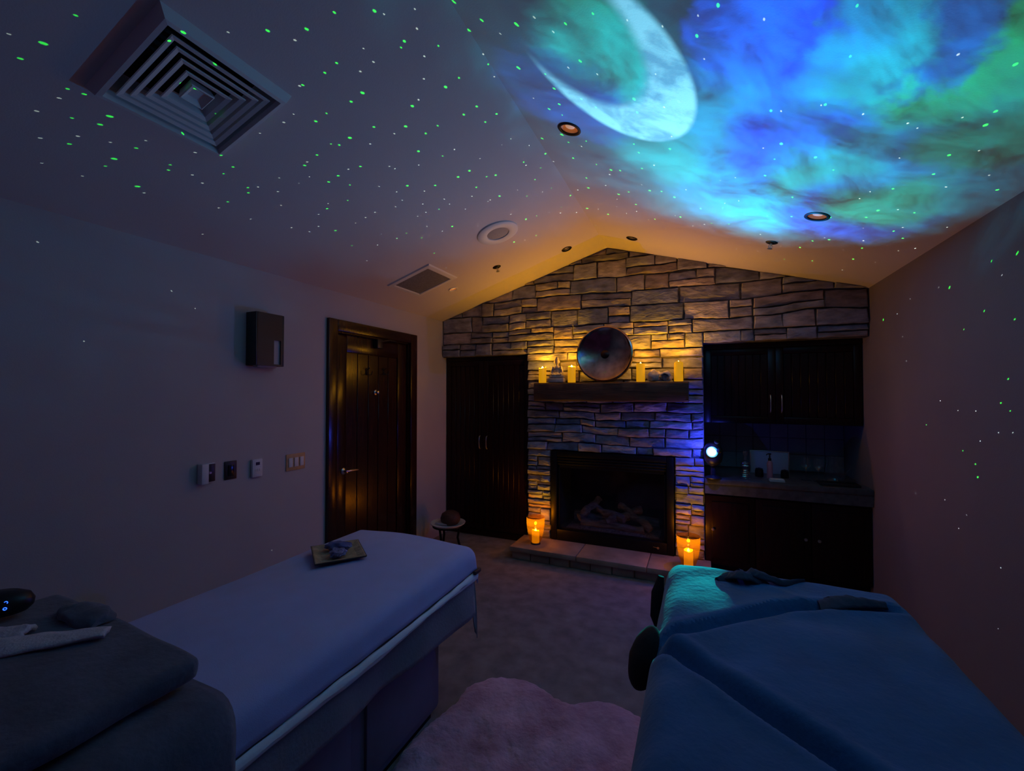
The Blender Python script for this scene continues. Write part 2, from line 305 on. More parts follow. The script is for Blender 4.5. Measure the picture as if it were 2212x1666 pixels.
addp(GREEN, .27125, 800, 430, '511 430 1888 271 288 272 409 310 1145 343 1320 291')
addp(WHITE, .27125, 800, 430, '210 313 85 280 55 367 864 380 605 547 683 514 193 637 80 606 1232 327 1523 294 1797 213 1030 465')
addp(GREEN, 1, 0, 0, '2192 690 2126 672 2082 712 2051 621 2178 819 2162 871 2182 888 2001 918 2080 974 2112 1031 2107 1003 1908 691')
addp(WHITE, 1, 0, 0, '1966 646 2069 887 2031 866 2108 888 2117 953 2188 935 2157 935 2041 1080 2071 1142 2088 1113 2162 1227 2156 1358 2028 621 1938 678 1950 727 1958 780 1978 1066 83 523 587 1189')
LZ = {'green': LENS + Vector((.052, -.05, .02)), 'white': LENS + Vector((.035, -.055, .095))}
DOME_R = .020
AXD = Vector((-.22, -.62, .75)).normalized()

# ------------------------------------------------------------------ helpers
def tag(o, label=None, cat=None, group=None, kind=None):
    if label: o['label'] = label
    if cat: o['category'] = cat
    if group: o['group'] = group
    if kind: o['kind'] = kind
    return o
def obj(name, bm, mats, parent=None, smooth=True, ang=40):
    me = bpy.data.meshes.new(name)
    bmesh.ops.recalc_face_normals(bm, faces=bm.faces[:])
    bm.to_mesh(me); bm.free()
    if smooth:
        me.polygons.foreach_set('use_smooth', [True]*len(me.polygons))
        me.set_sharp_from_angle(angle=math.radians(ang))
    o = bpy.data.objects.new(name, me); C.objects.link(o)
    for m_ in (mats if isinstance(mats, (list, tuple)) else [mats]): me.materials.append(m_)
    if parent: o.parent = parent
    return o
def empty(name, loc=(0, 0, 0), rz=0, mw=None):
    o = bpy.data.objects.new(name, None); C.objects.link(o); o.empty_display_size = .1
    if mw is not None: o.matrix_world = mw
    else: o.location = loc; o.rotation_euler = (0, 0, rz)
    return o
def NB(): return bmesh.new()
def box(bm, a, b, bev=0, seg=2, mi=0):
    x0, y0, z0 = a; x1, y1, z1 = b
    x0, x1 = min(x0, x1), max(x0, x1); y0, y1 = min(y0, y1), max(y0, y1); z0, z1 = min(z0, z1), max(z0, z1)
    vs = [bm.verts.new(p) for p in ((x0,y0,z0),(x1,y0,z0),(x1,y1,z0),(x0,y1,z0),(x0,y0,z1),(x1,y0,z1),(x1,y1,z1),(x0,y1,z1))]
    fs = [bm.faces.new([vs[i] for i in f]) for f in ((0,3,2,1),(4,5,6,7),(0,1,5,4),(1,2,6,5),(2,3,7,6),(3,0,4,7))]
    for f in fs: f.material_index = mi
    if bev:
        es = list({e for f in fs for e in f.edges})
        bev = min(bev, .45*min(x1-x0, y1-y0, z1-z0))
        bmesh.ops.bevel(bm, geom=es, offset=bev, segments=seg, profile=.5, affect='EDGES')
    return bm
def lathe(bm, prof, c=(0, 0, 0), seg=32, mtx=None, sx=1, sy=1):
    rings = []
    for r_, z in prof:
        if r_ < 1e-5:
            p = Vector((0, 0, z)); rings.append([p])
        else: rings.append([Vector((r_*sx*math.cos(2*PI*k/seg), r_*sy*math.sin(2*PI*k/seg), z)) for k in range(seg)])
    vr = []
    for rg in rings: vr.append([bm.verts.new(((mtx @ p) if mtx else p) + Vector(c)) for p in rg])
    for a, b_ in zip(vr, vr[1:]):
        if len(a) == 1 and len(b_) == 1: continue
        for k in range(seg):
            k2 = (k+1) % seg
            if len(a) == 1: bm.faces.new((a[0], b_[k], b_[k2]))
            elif len(b_) == 1: bm.faces.new((a[k], a[k2], b_[0]))
            else: bm.faces.new((a[k], a[k2], b_[k2], b_[k]))
    return bm
def tube(bm, pts, r_, seg=8, cap=True):
    pts = [Vector(p) for p in pts]; rs = r_ if isinstance(r_, (list, tuple)) else [r_]*len(pts)
    rings = []; od = (pts[-1]-pts[0]).normalized(); up = Vector((1, 0, 0)) if abs(od.z) > .75 else Vector((0, 0, 1))
    for i, p in enumerate(pts):
        d = (pts[min(i+1, len(pts)-1)]-pts[max(i-1, 0)]).normalized()
        s = d.cross(up)
        if s.length < .05: s = d.cross(Vector((0, 1, 0)))
        s.normalize(); q = s.cross(d)
        rings.append([bm.verts.new(p + (s*math.cos(2*PI*k/seg) + q*math.sin(2*PI*k/seg))*rs[i]) for k in range(seg)])
    for a, b_ in zip(rings, rings[1:]):
        for k in range(seg): bm.faces.new((a[k], a[(k+1) % seg], b_[(k+1) % seg], b_[k]))
    if cap: bm.faces.new(rings[0][::-1]); bm.faces.new(rings[-1])
    return bm
def ball(bm, c, s, sub=2, jit=0, seed=0, mi=0):
    r_ = bmesh.ops.create_icosphere(bm, subdivisions=sub, radius=1)
    for v in r_['verts']:
        k = 1 + (jit*noise.noise(v.co*1.7 + Vector((seed, seed*2, 0))) if jit else 0)
        v.co = Vector((v.co.x*s[0]*k + c[0], v.co.y*s[1]*k + c[1], v.co.z*s[2]*k + c[2]))
    for v in r_['verts']:
        for f in v.link_faces: f.material_index = mi
    return bm
def grid(bm, nu, nv, fn):
    vs = [[bm.verts.new(fn(i/nu, j/nv)) for j in range(nv+1)] for i in range(nu+1)]
    for i in range(nu):
        for j in range(nv): bm.faces.new((vs[i][j], vs[i+1][j], vs[i+1][j+1], vs[i][j+1]))
    return vs
def solid(o, th, off=-1):
    m_ = o.modifiers.new('solid', 'SOLIDIFY'); m_.thickness = th; m_.offset = off; return o
def subd(o, n=1):
    m_ = o.modifiers.new('sub', 'SUBSURF'); m_.levels = n; m_.render_levels = n; return o
def nz(x, y, z=0, s=1): return noise.noise(Vector((x*s, y*s, z)))

# ================================================================== THE ROOM
bm = NB(); box(bm, (XL-.1, YF, -.1), (XR+.1, YB+.75, 0)); tag(obj('floor', bm, MT['carpet'], smooth=False), 'dark brown carpet floor between the two tables', kind='structure')
# left wall with the door opening
DY0, DY1, DZ = 2.56, 3.50, 2.06
bm = NB()
box(bm, (XL-.12, YF, 0), (XL, DY0, ZE+.02)); box(bm, (XL-.12, DY1, 0), (XL, YB+.75, ZE+.02)); box(bm, (XL-.12, DY0, DZ), (XL, DY1, ZE+.02))
tag(obj('wall_left', bm, MT['wall'], smooth=False), 'plain painted wall on the left with the wooden door', kind='structure')
bm = NB(); box(bm, (XR, YF, 0), (XR+.12, YB+.75, ZE+.02)); tag(obj('wall_right', bm, MT['wallshade'], smooth=False), 'plain painted wall on the right, its dimness put into the colour', kind='structure')

# ceiling: two slopes with cut openings for the recessed fixtures
def frame_at(p, left):
    n_ = Vector((SL, 0, -1)).normalized() if left else Vector((-SR, 0, -1)).normalized()
    x_ = Vector((0, 1, 0)); y_ = n_.cross(x_)
    m_ = Matrix((x_, y_, n_)).transposed().to_4x4(); m_.translation = p; return m_
DLS = [((1230, 279), .048, 'big'), ((1765, 468), .050, 'big'), ((1365, 515), .038, 'sm'), ((1224, 538), .038, 'sm'), ((979, 625), .036, 'lit')]
dl_pts = []
for (u, v), r_, k in DLS:
    a = at(u, v, (-SL, 0, 1), ZE-SL*XL); left = a.x < XD
    p = a if left else at(u, v, (SR, 0, 1), ZE+SR*XR)
    dl_pts.append((p, r_, k, left))
VP = Vector((-1.69, .965, 0)); VP.z = ZE+SL*(VP.x-XL)
VH = .205
bm = NB()
for left in (True, False):
    fr = frame_at(Vector((XL, YF, ZE)) if left else Vector((XD, YF, ZR)), left)
    inv = fr.inverted()
    Ls = math.hypot(XD-XL, ZR-ZE) if left else math.hypot(XR-XD, ZR-ZE)
    Wd = YB+.05-YF
    ext = .12
    co = [Vector((0, -(ext if left else 0))), Vector((Wd, -(ext if left else 0))), Vector((Wd, Ls+(0 if left else ext))), Vector((0, Ls+(0 if left else ext)))]
    faces = [[0, 1, 2, 3]]; holes = []
    for p, r_, k, lf in dl_pts:
        if lf != left: continue
        q = inv @ p; s0 = len(co)
        co += [Vector((q.x+r_*math.cos(2*PI*i/24), q.y+r_*math.sin(2*PI*i/24))) for i in range(24)]
        faces.append(list(range(s0, s0+24))); holes.append(('c', q.x, q.y, r_))
    if left:
        q = inv @ VP; s0 = len(co); a = VH-.02
        co += [Vector((q.x+dx*a, q.y+dy*a)) for dx, dy in ((-1, -1), (1, -1), (1, 1), (-1, 1))]
        faces.append(list(range(s0, s0+4))); holes.append(('s', q.x, q.y, a))
    vo, eo, fo, _, _, _ = delaunay_2d_cdt(co, [], faces, 1, 1e-6)
    vv = [bm.verts.new(fr @ Vector((p.x, p.y, 0))) for p in vo]
    for f in fo:
        cx = sum(vo[i].x for i in f)/len(f); cy = sum(vo[i].y for i in f)/len(f)
        if any((k == 'c' and math.hypot(cx-hx, cy-hy) < hr_) or (k == 's' and abs(cx-hx) < hr_ and abs(cy-hy) < hr_) for k, hx, hy, hr_ in holes): continue
        bm.faces.new([vv[i] for i in f])
co_ = obj('ceiling', bm, MT['ceil'], smooth=False)
tag(co_, 'vaulted ceiling with a ridge above the fireplace', kind='structure')

# back wall: dark backing plus ledge stones, with openings for the cabinets and firebox
random.seed(11)
NL, NR2, NTL, NTR = -1.62, .028, 1.965, 2.0
FBX0, FBX1, FBZ0, FBZ1 = -1.372, -.212, .12, .998
def roof(x): return ZE+SL*(x-XL) if x < XD else ZE+SR*(XR-x)
bm = NB(); lay = bm.loops.layers.float_color.new('tint')
def cface(vs, col, mi=0):
    try: f = bm.faces.new(vs)
    except ValueError: return
    f.material_index = mi
    for l in f.loops: l[lay] = (*col, 1)
def clip(poly):
    for sgn in (0, 1):
        def ins(p): return (roofline(p, sgn) - p[1])
        def roofline(p, s): return (ZE+SL*(p[0]-XL)) if s == 0 else (ZE+SR*(XR-p[0]))
        out = []
        for i in range(len(poly)):
            a, b2 = poly[i], poly[(i+1) % len(poly)]; da, db = ins(a), ins(b2)
            if da >= 0: out.append(a)
            if (da >= 0) != (db >= 0):
                t_ = da/(da-db); out.append((a[0]+(b2[0]-a[0])*t_, a[1]+(b2[1]-a[1])*t_))
        poly = out
        if len(poly) < 3: return []
    return poly
PAL = [(k_[0]*1.05, k_[1]*1.15, k_[2]*1.5) for k_ in [(.30, .25, .23), (.34, .28, .24), (.26, .24, .25), (.38, .29, .23), (.24, .21, .21), (.33, .30, .29), (.29, .22, .19), (.22, .22, .25)]]
def stone(x0, x1, z0, z1, fix=''):
    g = .0028; j = min(.012, (z1-z0)*.12)
    x0 += g; x1 -= g; z0 += g; z1 -= g
    R_ = random.uniform
    poly = [(x0+(0 if 'l' in fix else R_(-j, j)*.5), z0+R_(0, j)*.4), (x1-(0 if 'r' in fix else R_(-j, j)*.5), z0+R_(0, j)*.4),
            (x1-R_(0, j)*.6, z1-R_(0, j)*.6), (x0+R_(0, j)*.6, z1-R_(0, j)*.6)]
    # densify and roughen the outline
    dn = []
    for i in range(4):
        a, b2 = poly[i], poly[(i+1) % 4]; L_ = math.hypot(b2[0]-a[0], b2[1]-a[1]); n_ = max(1, int(L_/.04))
        for k in range(n_):
            t_ = k/n_; jj = .0035 if 0 < k else 0
            dn.append((a[0]+(b2[0]-a[0])*t_+R_(-jj, jj), a[1]+(b2[1]-a[1])*t_+R_(-jj, jj)))
    def wz(p):
        f = min(1, max(0, (p[1]-2.12)/.1)) if p[1] > 2.0 else min(1, max(0, (p[1]-1.03)/.06), max(0, (1.93-p[1])/.06))
        return (p[0], p[1]+f*(.030*nz(p[0]*1.7, p[1]*1.4, 3)+.012*nz(p[0]*5, p[1]*3, 8)))
    poly = clip([wz(p) for p in dn])
    if len(poly) < 3: return
    cx = sum(p[0] for p in poly)/len(poly); cz = sum(p[1] for p in poly)/len(poly)
    if max(p[0] for p in poly)-min(p[0] for p in poly) < .012 or max(p[1] for p in poly)-min(p[1] for p in poly) < .008: return
    dep = R_(.006, .042); tiltz = R_(-.006, .012); col = random.choice(PAL); k_ = R_(.72, 1.22); col = tuple(c*k_ for c in col)
    h2 = max(.02, (z1-z0)/2)
    def yf(x_, z_, e=0): return YB+.018-dep+tiltz*(z_-cz)/h2+.006*nz(x_*9, z_*16, cx*7)+e
    def ring(s, yoff, back=False):
        out = []
        for px_, pz_ in poly:
            dx, dz = px_-cx, pz_-cz; L_ = math.hypot(dx, dz) or 1
            k2 = max(0, 1-s/L_)
            X_, Z_ = cx+dx*k2, cz+dz*k2
            out.append(bm.verts.new((X_, YB+.06 if back else yf(X_, Z_, yoff), Z_)))
        return out
    r0 = ring(0, 0, True); r1 = ring(0, .009); r2 = ring(.007, .0015); 
    rr = [r0, r1, r2]
    for a, b2 in zip(rr, rr[1:]):
        for i in range(len(a)): cface((a[i], a[(i+1) % len(a)], b2[(i+1) % len(a)], b2[i]), col)
    # inner ring and centre
    r3 = []
    for px_, pz_ in poly:
        X_, Z_ = cx+(px_-cx)*.5, cz+(pz_-cz)*.5
        r3.append(bm.verts.new((X_, yf(X_, Z_, -.004+random.uniform(-.003, .003)), Z_)))
    for i in range(len(r2)): cface((r2[i], r2[(i+1) % len(r2)], r3[(i+1) % len(r2)], r3[i]), col)
    c_ = bm.verts.new((cx, yf(cx, cz, -.005), cz))
    for i in range(len(r3)): cface((r3[i], r3[(i+1) % len(r3)], c_), col)
def band(x0, x1, z0, z1, lo, hi):
    x = x0
    while x < x1-.001:
        L_ = random.uniform(lo, hi)
        if x1-(x+L_) < lo*.7: L_ = x1-x
        fx = ('l' if x == x0 else '')+('r' if x+L_ >= x1-.002 else '')
        if z1-z0 > .085 and random.random() < .42:
            zm = z0+(z1-z0)*random.uniform(.38, .62)
            xs = x+L_*random.uniform(.35, .65) if random.random() < .5 and L_ > .2 else None
            stone(x, x+L_, z0, zm, fx)
            if xs: stone(x, xs, zm, z1, fx[:1] if fx.startswith('l') else ''); stone(xs, x+L_, zm, z1, 'r' if 'r' in fx else '')
            else: stone(x, x+L_, zm, z1, fx)
        elif z1-z0 > .1 and L_ > .3 and random.random() < .3:
            stone(x, x+L_*.3, z0, z1, fx[:1] if fx.startswith('l') else '')
            stone(x+L_*.3, x+L_, z0, (z0+z1)/2, 'r' if 'r' in fx else ''); stone(x+L_*.3, x+L_, (z0+z1)/2, z1, 'r' if 'r' in fx else '')
        else: stone(x, x+L_, z0, z1, fx)
        x += L_
def rows(z0, z1, lo, hi):
    z = z0; out = []
    while z < z1-.001:
        h_ = random.uniform(lo, hi)
        if z1-(z+h_) < lo*.8: h_ = z1-z
        out.append((z, z+h_)); z += h_
    return out
for a, b2 in rows(FBZ0, FBZ1, .055, .12):
    band(NL, FBX0, a, b2, .10, .22); band(FBX1, NR2, a, b2, .10, .22)
for a, b2 in rows(FBZ1, 1.60, .06, .11): band(NL, NR2, a, b2, .13, .38)
for a, b2 in rows(1.60, NTL, .07, .12): band(NL, NR2, a, b2, .16, .5)
for a, b2 in rows(NTL, 2.10, .08, .14): band(XL+.004, NL, a, b2, .18, .5); band(NL, NR2, a, b2, .2, .5)
for a, b2 in rows(NTR, 2.10, .08, .14): band(NR2, XR-.004, a, b2, .18, .5)
for a, b2 in rows(2.10, 2.96, .12, .19): band(XL+.004, XR-.004, a, b2, .16, .50)
grey = (.10, .09, .09)
# mortar backing with the same openings
y0, y1 = YB+.024, YB+.12
def bk(xa, xb, za, zb): 
    n0 = len(bm.faces); box(bm, (xa, y0, za), (xb, y1, zb)); bm.faces.ensure_lookup_table()
    for f in bm.faces[n0:]:
        for l in f.loops: l[lay] = (*grey, 1)
bk(NL, FBX0, 0, FBZ1); bk(FBX1, NR2, 0, FBZ1); bk(NL, NR2, FBZ1, NTL); bk(XL, NR2, NTL, 2.1); bk(NR2, XR, NTR, 2.1)
bk(NL, NL+.03, 0, NTL); 
vs = [bm.verts.new((x_, y0, z_)) for x_, z_ in ((XL, 2.1), (XR, 2.1), (XR, ZE), (XD, ZR), (XL, ZE))]; cface(vs, grey)
o = obj('wall_back', bm, MT['stone'], ang=35); tag(o, 'stacked ledge stone gable wall around the fireplace and cabinets', kind='structure')
# niche linings behind the stone
bm = NB()
box(bm, (XL, YB+.70, 0), (XR, YB+.75, 2.3)); box(bm, (NR2-.03, YB+.12, 0), (NR2, YB+.70, 2.1)); box(bm, (NL, YB+.12, 0), (NL+.03, YB+.70, 2.1))
box(bm, (XL, YB+.12, NTL+.005), (NL, YB+.7, NTL+.03)); box(bm, (NR2, YB+.12, NTR+.005), (XR, YB+.7, NTR+.03))
tag(obj('wall_niche', bm, MT['wall'], smooth=False), 'recess walls behind the cabinets', kind='structure')
# door casing and door
bm = NB(); T = .09
box(bm, (XL-.02, DY0-T, 0), (XL+.028, DY0, DZ+T), .005); box(bm, (XL-.02, DY1, 0), (XL+.028, DY1+T+.01, DZ+T), .005); box(bm, (XL-.02, DY0, DZ), (XL+.028, DY1, DZ+T), .005)
box(bm, (XL-.12, DY0, 0), (XL-.001, DY0+.012, DZ)); box(bm, (XL-.12, DY1-.012, 0), (XL-.001, DY1, DZ)); box(bm, (XL-.12, DY0, DZ-.012), (XL-.001, DY1, DZ))
tag(obj('trim_1', bm, MT['wood']), 'dark wooden casing around the door', kind='structure')
dr = empty('door_1', (XL, (DY0+DY1)/2, 0)); tag(dr, 'dark mahogany plank door in the left wall', kind='structure')
HW = (DY1-DY0)/2-.014
bm = NB(); box(bm, (-.075, -HW, .01), (-.04, HW, DZ-.014))
for k in range(5):
    ya = -HW+.13+k*(2*HW-.26)/5; yb = ya+(2*HW-.26)/5
    box(bm, (-.045, ya+.003, .25), (-.032, yb-.003, DZ-.16), .003, 1)
obj('door_panel', bm, MT['wood'], dr)
bm = NB()
for ya, yb in ((-HW, -HW+.128), (HW-.128, HW)): box(bm, (-.045, ya, .01), (-.022, yb, DZ-.014), .004)
obj('stile', bm, MT['wood'], dr)
bm = NB(); box(bm, (-.045, -HW+.129, .01), (-.0225, HW-.129, .245), .004); box(bm, (-.045, -HW+.129, DZ-.155), (-.0225, HW-.129, DZ-.014), .004)
obj('rail', bm, MT['wood'], dr)
def LW(u, v, x): return at(u, v, (1, 0, 0), x)
yc = (DY0+DY1)/2
p = LW(742, 1018, XL-.02)
bm = NB(); mx = Matrix.Rotation(PI/2, 3, 'Y')
lathe(bm, [(0, 0), (.027, 0), (.027, .006), (.018, .012), (.011, .014), (.011, .045), (0, .047)], (-.022, p.y-yc, p.z), 24, mx.to_4x4())
tube(bm, [(.018, p.y-yc, p.z), (.024, p.y-yc+.03, p.z+.002), (.024, p.y-yc+.08, p.z), (.022, p.y-yc+.12, p.z-.004)], [.009, .009, .008, .006], 10)
obj('door_handle', bm, MT['steel'], dr)
for u, v in ((792, 803), (829, 803)):
    p = LW(u, v, XL-.028); yy, zz = p.y-yc, p.z; bm = NB()
    box(bm, (-.032, yy-.009, zz-.03), (-.027, yy+.009, zz+.035), .002)
    for s in (-1, 1): tube(bm, [(-.028, yy, zz-.005), (-.01, yy+s*.012, zz-.03), (.0, yy+s*.03, zz-.026), (.004, yy+s*.036, zz+.004)], .0035, 8)
    ball(bm, (.02-.018, yy, zz+.03), (.006,)*3, 1); tube(bm, [(-.028, yy, zz+.01), (-.012, yy, zz+.018), (.002, yy, zz+.03)], .0035, 8)
    obj('coat_hook', bm, MT['black'], dr)
p = LW(812, 848, XL-.028); bm = NB()
lathe(bm, [(0, 0), (.022, 0), (.024, .006), (.012, .012), (.012, .018), (.017, .024), (.014, .036), (0, .04)], (-.032, p.y-yc, p.z), 20, mx.to_4x4())
obj('robe_knob', bm, MT['steel'], dr)
p = LW(811, 744, XL-.03); bm = NB(); box(bm, (-.0225, p.y-yc-.035, p.z-.04), (.028, p.y-yc+.035, p.z+.04), .006); tube(bm, [(.02, p.y-yc, p.z+.02), (.035, p.y-yc+.12, p.z+.045), (.01, p.y-yc+.24, p.z+.05)], .007, 8)
obj('door_closer', bm, MT['blackpl'], dr)

# ------------------------------------------------------------------ projector on the counter
pj = empty('star_projector', (LENS.x+.01, LENS.y+.09, .836))
tag(pj, 'dark dome-shaped night-sky projector glowing cyan on the stone counter', 'projector')
bz = LENS.z-.836; bm = NB()
lathe(bm, [(0, 0), (.062, 0), (.066, .006), (.05, .016), (.022, .026), (.02, .10), (.03, .112), (0, .112)], (0, 0, 0), 32); obj('stand', bm, MT['blackpl'], pj)
bm = NB(); lathe(bm, [(0, bz-.125), (.04, bz-.118), (.068, bz-.085), (.078, bz-.03), (.074, bz+.02), (.055, bz+.055), (.03, bz+.072), (0, bz+.076)], (0, 0, 0), 32); obj('body', bm, MT['blackpl'], pj)
bm = NB(); ball(bm, (-.01, -.082, bz), (.030, .020, .030), 3); obj('lens', bm, MT['lens'], pj)
bm = NB(); mx2 = Matrix.Rotation(PI/2, 3, 'X').to_4x4(); lathe(bm, [(.030, 0), (.044, 0), (.046, .012), (.040, .022), (.030, .022), (.030, 0)], (-.01, -.068, bz), 36, mx2); tag(obj('added_halo_ring', bm, MT['ring'], pj), 'added glowing ring imitating the cyan halo around the lens')
bm = NB(); ball(bm, (.030, -.073, bz+.006), (.006, .006, .004), 2); tag(obj('laser_window', bm, MT['led'], pj), 'small green laser window')
# perforated star domes: real holes in front of a bare point of light
def star_dome(name, O, pts, rad, lname, col, energy, limit=176):
    ax = AXD; e1 = ax.orthogonal().normalized(); e2 = ax.cross(e1)
    co = []; n_out = 40; amax = math.radians(limit)
    co += [Vector((amax*math.cos(2*PI*k/n_out), amax*math.sin(2*PI*k/n_out))) for k in range(n_out)]
    faces = [list(range(n_out))]; holes = []
    for (u, v), s in pts:
        P = hit(u, v)
        if P.y > YB-.02: continue
        d = (P-O); L_ = d.length; d.normalize(); a = math.acos(max(-1, min(1, d.dot(ax))))
        if a > amax-.05: continue
        th = math.atan2(d.dot(e2), d.dot(e1)); q = Vector((a*math.cos(th), a*math.sin(th))); hr_ = s/L_
        if any((q-h[0]).length < (h[1]+hr_)*1.5 for h in holes): continue
        holes.append((q, hr_))
    for i in range(-21, 22):
        for j in range(-21, 22):
            q = Vector((i*.15+.03, j*.15+.01))
            if q.length < amax-.06 and all((q-h[0]).length > h[1]+.02 for h in holes): co.append(q)
    for q, hr_ in holes:
        s0 = len(co); co += [Vector((q.x+hr_*math.cos(2*PI*k/8), q.y+hr_*math.sin(2*PI*k/8))) for k in range(8)]; faces.append(list(range(s0, s0+8)))
    vo, eo, fo, _, _, _ = delaunay_2d_cdt(co, [], faces, 1, 1e-7)
    bm = NB(); vv = []
    for q in vo:
        a = q.length; th = math.atan2(q.y, q.x)
        vv.append(bm.verts.new((ax*math.cos(a) + (e1*math.cos(th)+e2*math.sin(th))*math.sin(a))*DOME_R))
    for f in fo:
        c_ = Vector((sum(vo[i].x for i in f)/len(f), sum(vo[i].y for i in f)/len(f)))
        if any((c_-h[0]).length < h[1]*.98 for h in holes): continue
        bm.faces.new([vv[i] for i in f])
    bm.faces.new([vv[i] for i in range(n_out)])
    o = obj(name, bm, MT['dark'], pj, smooth=False); o.location = O-Vector(pj.location)
    l_ = bpy.data.lights.new(lname, 'POINT'); l_.shadow_soft_size = 0; l_.energy = energy; l_.color = col
    lo_ = bpy.data.objects.new(lname, l_); lo_.location = O; C.objects.link(lo_)
    return len(holes)
random.seed(5)
star_dome('perforated_dome', LZ['green'], [(p, random.choice((.0031, .0038, .0046, .0058))) for p in GREEN], 0, 'laser_source', (.02, 1.0, .04), 1500)
star_dome('perforated_dome', LZ['white'], [(p, random.choice((.0026, .0033))) for p in WHITE], 0, 'star_source', (.62, .85, .74), 700)

# ------------------------------------------------------------------ ceiling fixtures
for i, (p, r_, k, left) in enumerate(dl_pts):
    e = empty('recessed_downlight', mw=frame_at(p, left))
    lab = ['recessed ceiling downlight with dark trim just left of the projected moon', 'recessed ceiling downlight with amber reflector in the nebula glow at right', 'small recessed downlight right of the ceiling ridge above the stone peak', 'small recessed downlight left of the ceiling ridge near the stone gable', 'small cream-coloured downlight beside the square ceiling vent'][i]
    tag(e, lab, 'downlight', 'recessed downlights in the vaulted ceiling')
    bm = NB(); lathe(bm, [(r_*1.22, -.001), (r_*1.24, .003), (r_*1.1, .006), (r_*.94, .004), (r_*.92, -.004)], (0, 0, 0), 36); obj('trim_ring', bm, MT['black'] if k != 'lit' else MT['white'], e)
    bm = NB(); lathe(bm, [(r_*.95, -.001), (r_*.86, -.03), (r_*.55, -.075), (0, -.09)], (0, 0, 0), 36); obj('reflector', bm, MT['bulb'] if k != 'sm' else MT['steel'], e)
    bm = NB(); lathe(bm, [(0, -.075), (r_*.4, -.06), (r_*.62, -.035), (r_*.5, -.012), (0, -.004)] if k != 'lit' else [(0, -.05), (r_*.8, -.03), (r_*.75, -.012), (0, .002)], (0, 0, 0), 24); obj('bulb', bm, MT['bulbg'] if k == 'sm' else MT['bulbrefl'], e)
# big louvred diffuser
e = empty('ceiling_diffuser', mw=frame_at(VP, True)); tag(e, 'large square metal ceiling diffuser with nested stepped louvres', 'vent')
def sqring(bm, prof):
    rg = [[bm.verts.new((dx*a, dy*a, z)) for dx, dy in ((-1, -1), (1, -1), (1, 1), (-1, 1))] for a, z in prof]
    for a, b2 in zip(rg, rg[1:]):
        for k in range(4): bm.faces.new((a[k], a[(k+1) % 4], b2[(k+1) % 4], b2[k]))
    return rg
bm = NB(); sqring(bm, [(VH+.022, 0), (VH+.004, .034), (VH-.010, .036), (VH-.016, .02), (VH-.022, -.03), (VH-.03, -.09)]); obj('frame', bm, MT['white'], e, smooth=False)
for a in (.166, .138, .108, .076):
    bm = NB(); sqring(bm, [(a-.024, -.004), (a-.012, .025), (a+.002, .030), (a+.004, .026), (a-.006, .020), (a-.020, -.008), (a-.024, -.004)]); obj('louvre', bm, MT['white'], e, smooth=False)
bm = NB(); rg = sqring(bm, [(.034, -.006), (.040, .024), (.036, .027), (.020, .012)]); bm.faces.new(rg[-1]); obj('centre_plate', bm, MT['white'], e, smooth=False)
bm = NB(); rg = sqring(bm, [(VH-.031, -.089), (VH-.031, -.0895)]); bm.faces.new(rg[0]); obj('duct_back', bm, MT['dark'], e, smooth=False)
# small square return grille
p = Vector((-2.162, 3.05, 0)); p.z = ZE+SL*(p.x-XL)
e = empty('ceiling_return_grille', mw=frame_at(p, True)); tag(e, 'smaller square ceiling vent with grey filter beside the cream downlight', 'vent')
bm = NB(); sqring(bm, [(.218, 0), (.210, .010), (.178, .014), (.170, .010), (.170, .002)]); obj('frame', bm, MT['white'], e, smooth=False)
bm = NB(); box(bm, (-.171, -.171, .001), (.171, .171, .006)); obj('filter_panel', bm, MT['grille'], e, smooth=False)
# round speaker
p = at(1075, 503, (-SL, 0, 1), ZE-SL*XL)
e = empty('ceiling_speaker', mw=frame_at(p, True)); tag(e, 'round white flush ceiling speaker with grey mesh centre', 'speaker')
bm = NB(); lathe(bm, [(.158, 0), (.156, .008), (.145, .014), (.10, .016), (.086, .010), (.084, .004)], (0, 0, 0), 48); obj('bezel', bm, MT['white'], e)
bm = NB(); lathe(bm, [(.085, .004), (.06, .009), (0, .012)], (0, 0, 0), 48); obj('speaker_mesh', bm, MT['mesh'], e)
# sprinklers
for (u, v), lab in (((1073, 577), 'dark sprinkler head between the ceiling speaker and the stone gable'), ((1667, 524), 'dark sprinkler head on the right ceiling slope below the amber downlight')):
    a = at(u, v, (-SL, 0, 1), ZE-SL*XL); left = a.x < XD; p = a if left else at(u, v, (SR, 0, 1), ZE+SR*XR)
    e = empty('fire_sprinkler', mw=frame_at(p, left)); tag(e, lab, 'sprinkler', 'fire sprinklers in the ceiling')
    bm = NB(); lathe(bm, [(0, .006), (.028, .006), (.036, .002), (.038, 0)], (0, 0, 0), 28); obj('escutcheon', bm, MT['black'], e)
    bm = NB(); lathe(bm, [(.008, .002), (.008, .018), (.004, .02), (.003, .04), (0, .04)], (0, 0, 0), 12)
    for s in (-1, 1): tube(bm, [(0, s*.006, .016), (0, s*.013, .026), (0, s*.004, .042)], .002, 6)
    lathe(bm, [(0, .0445), (.015, .044), (.016, .042), (0, .0415)], (0, 0, 0), 16); obj('nozzle', bm, MT['steel'], e)

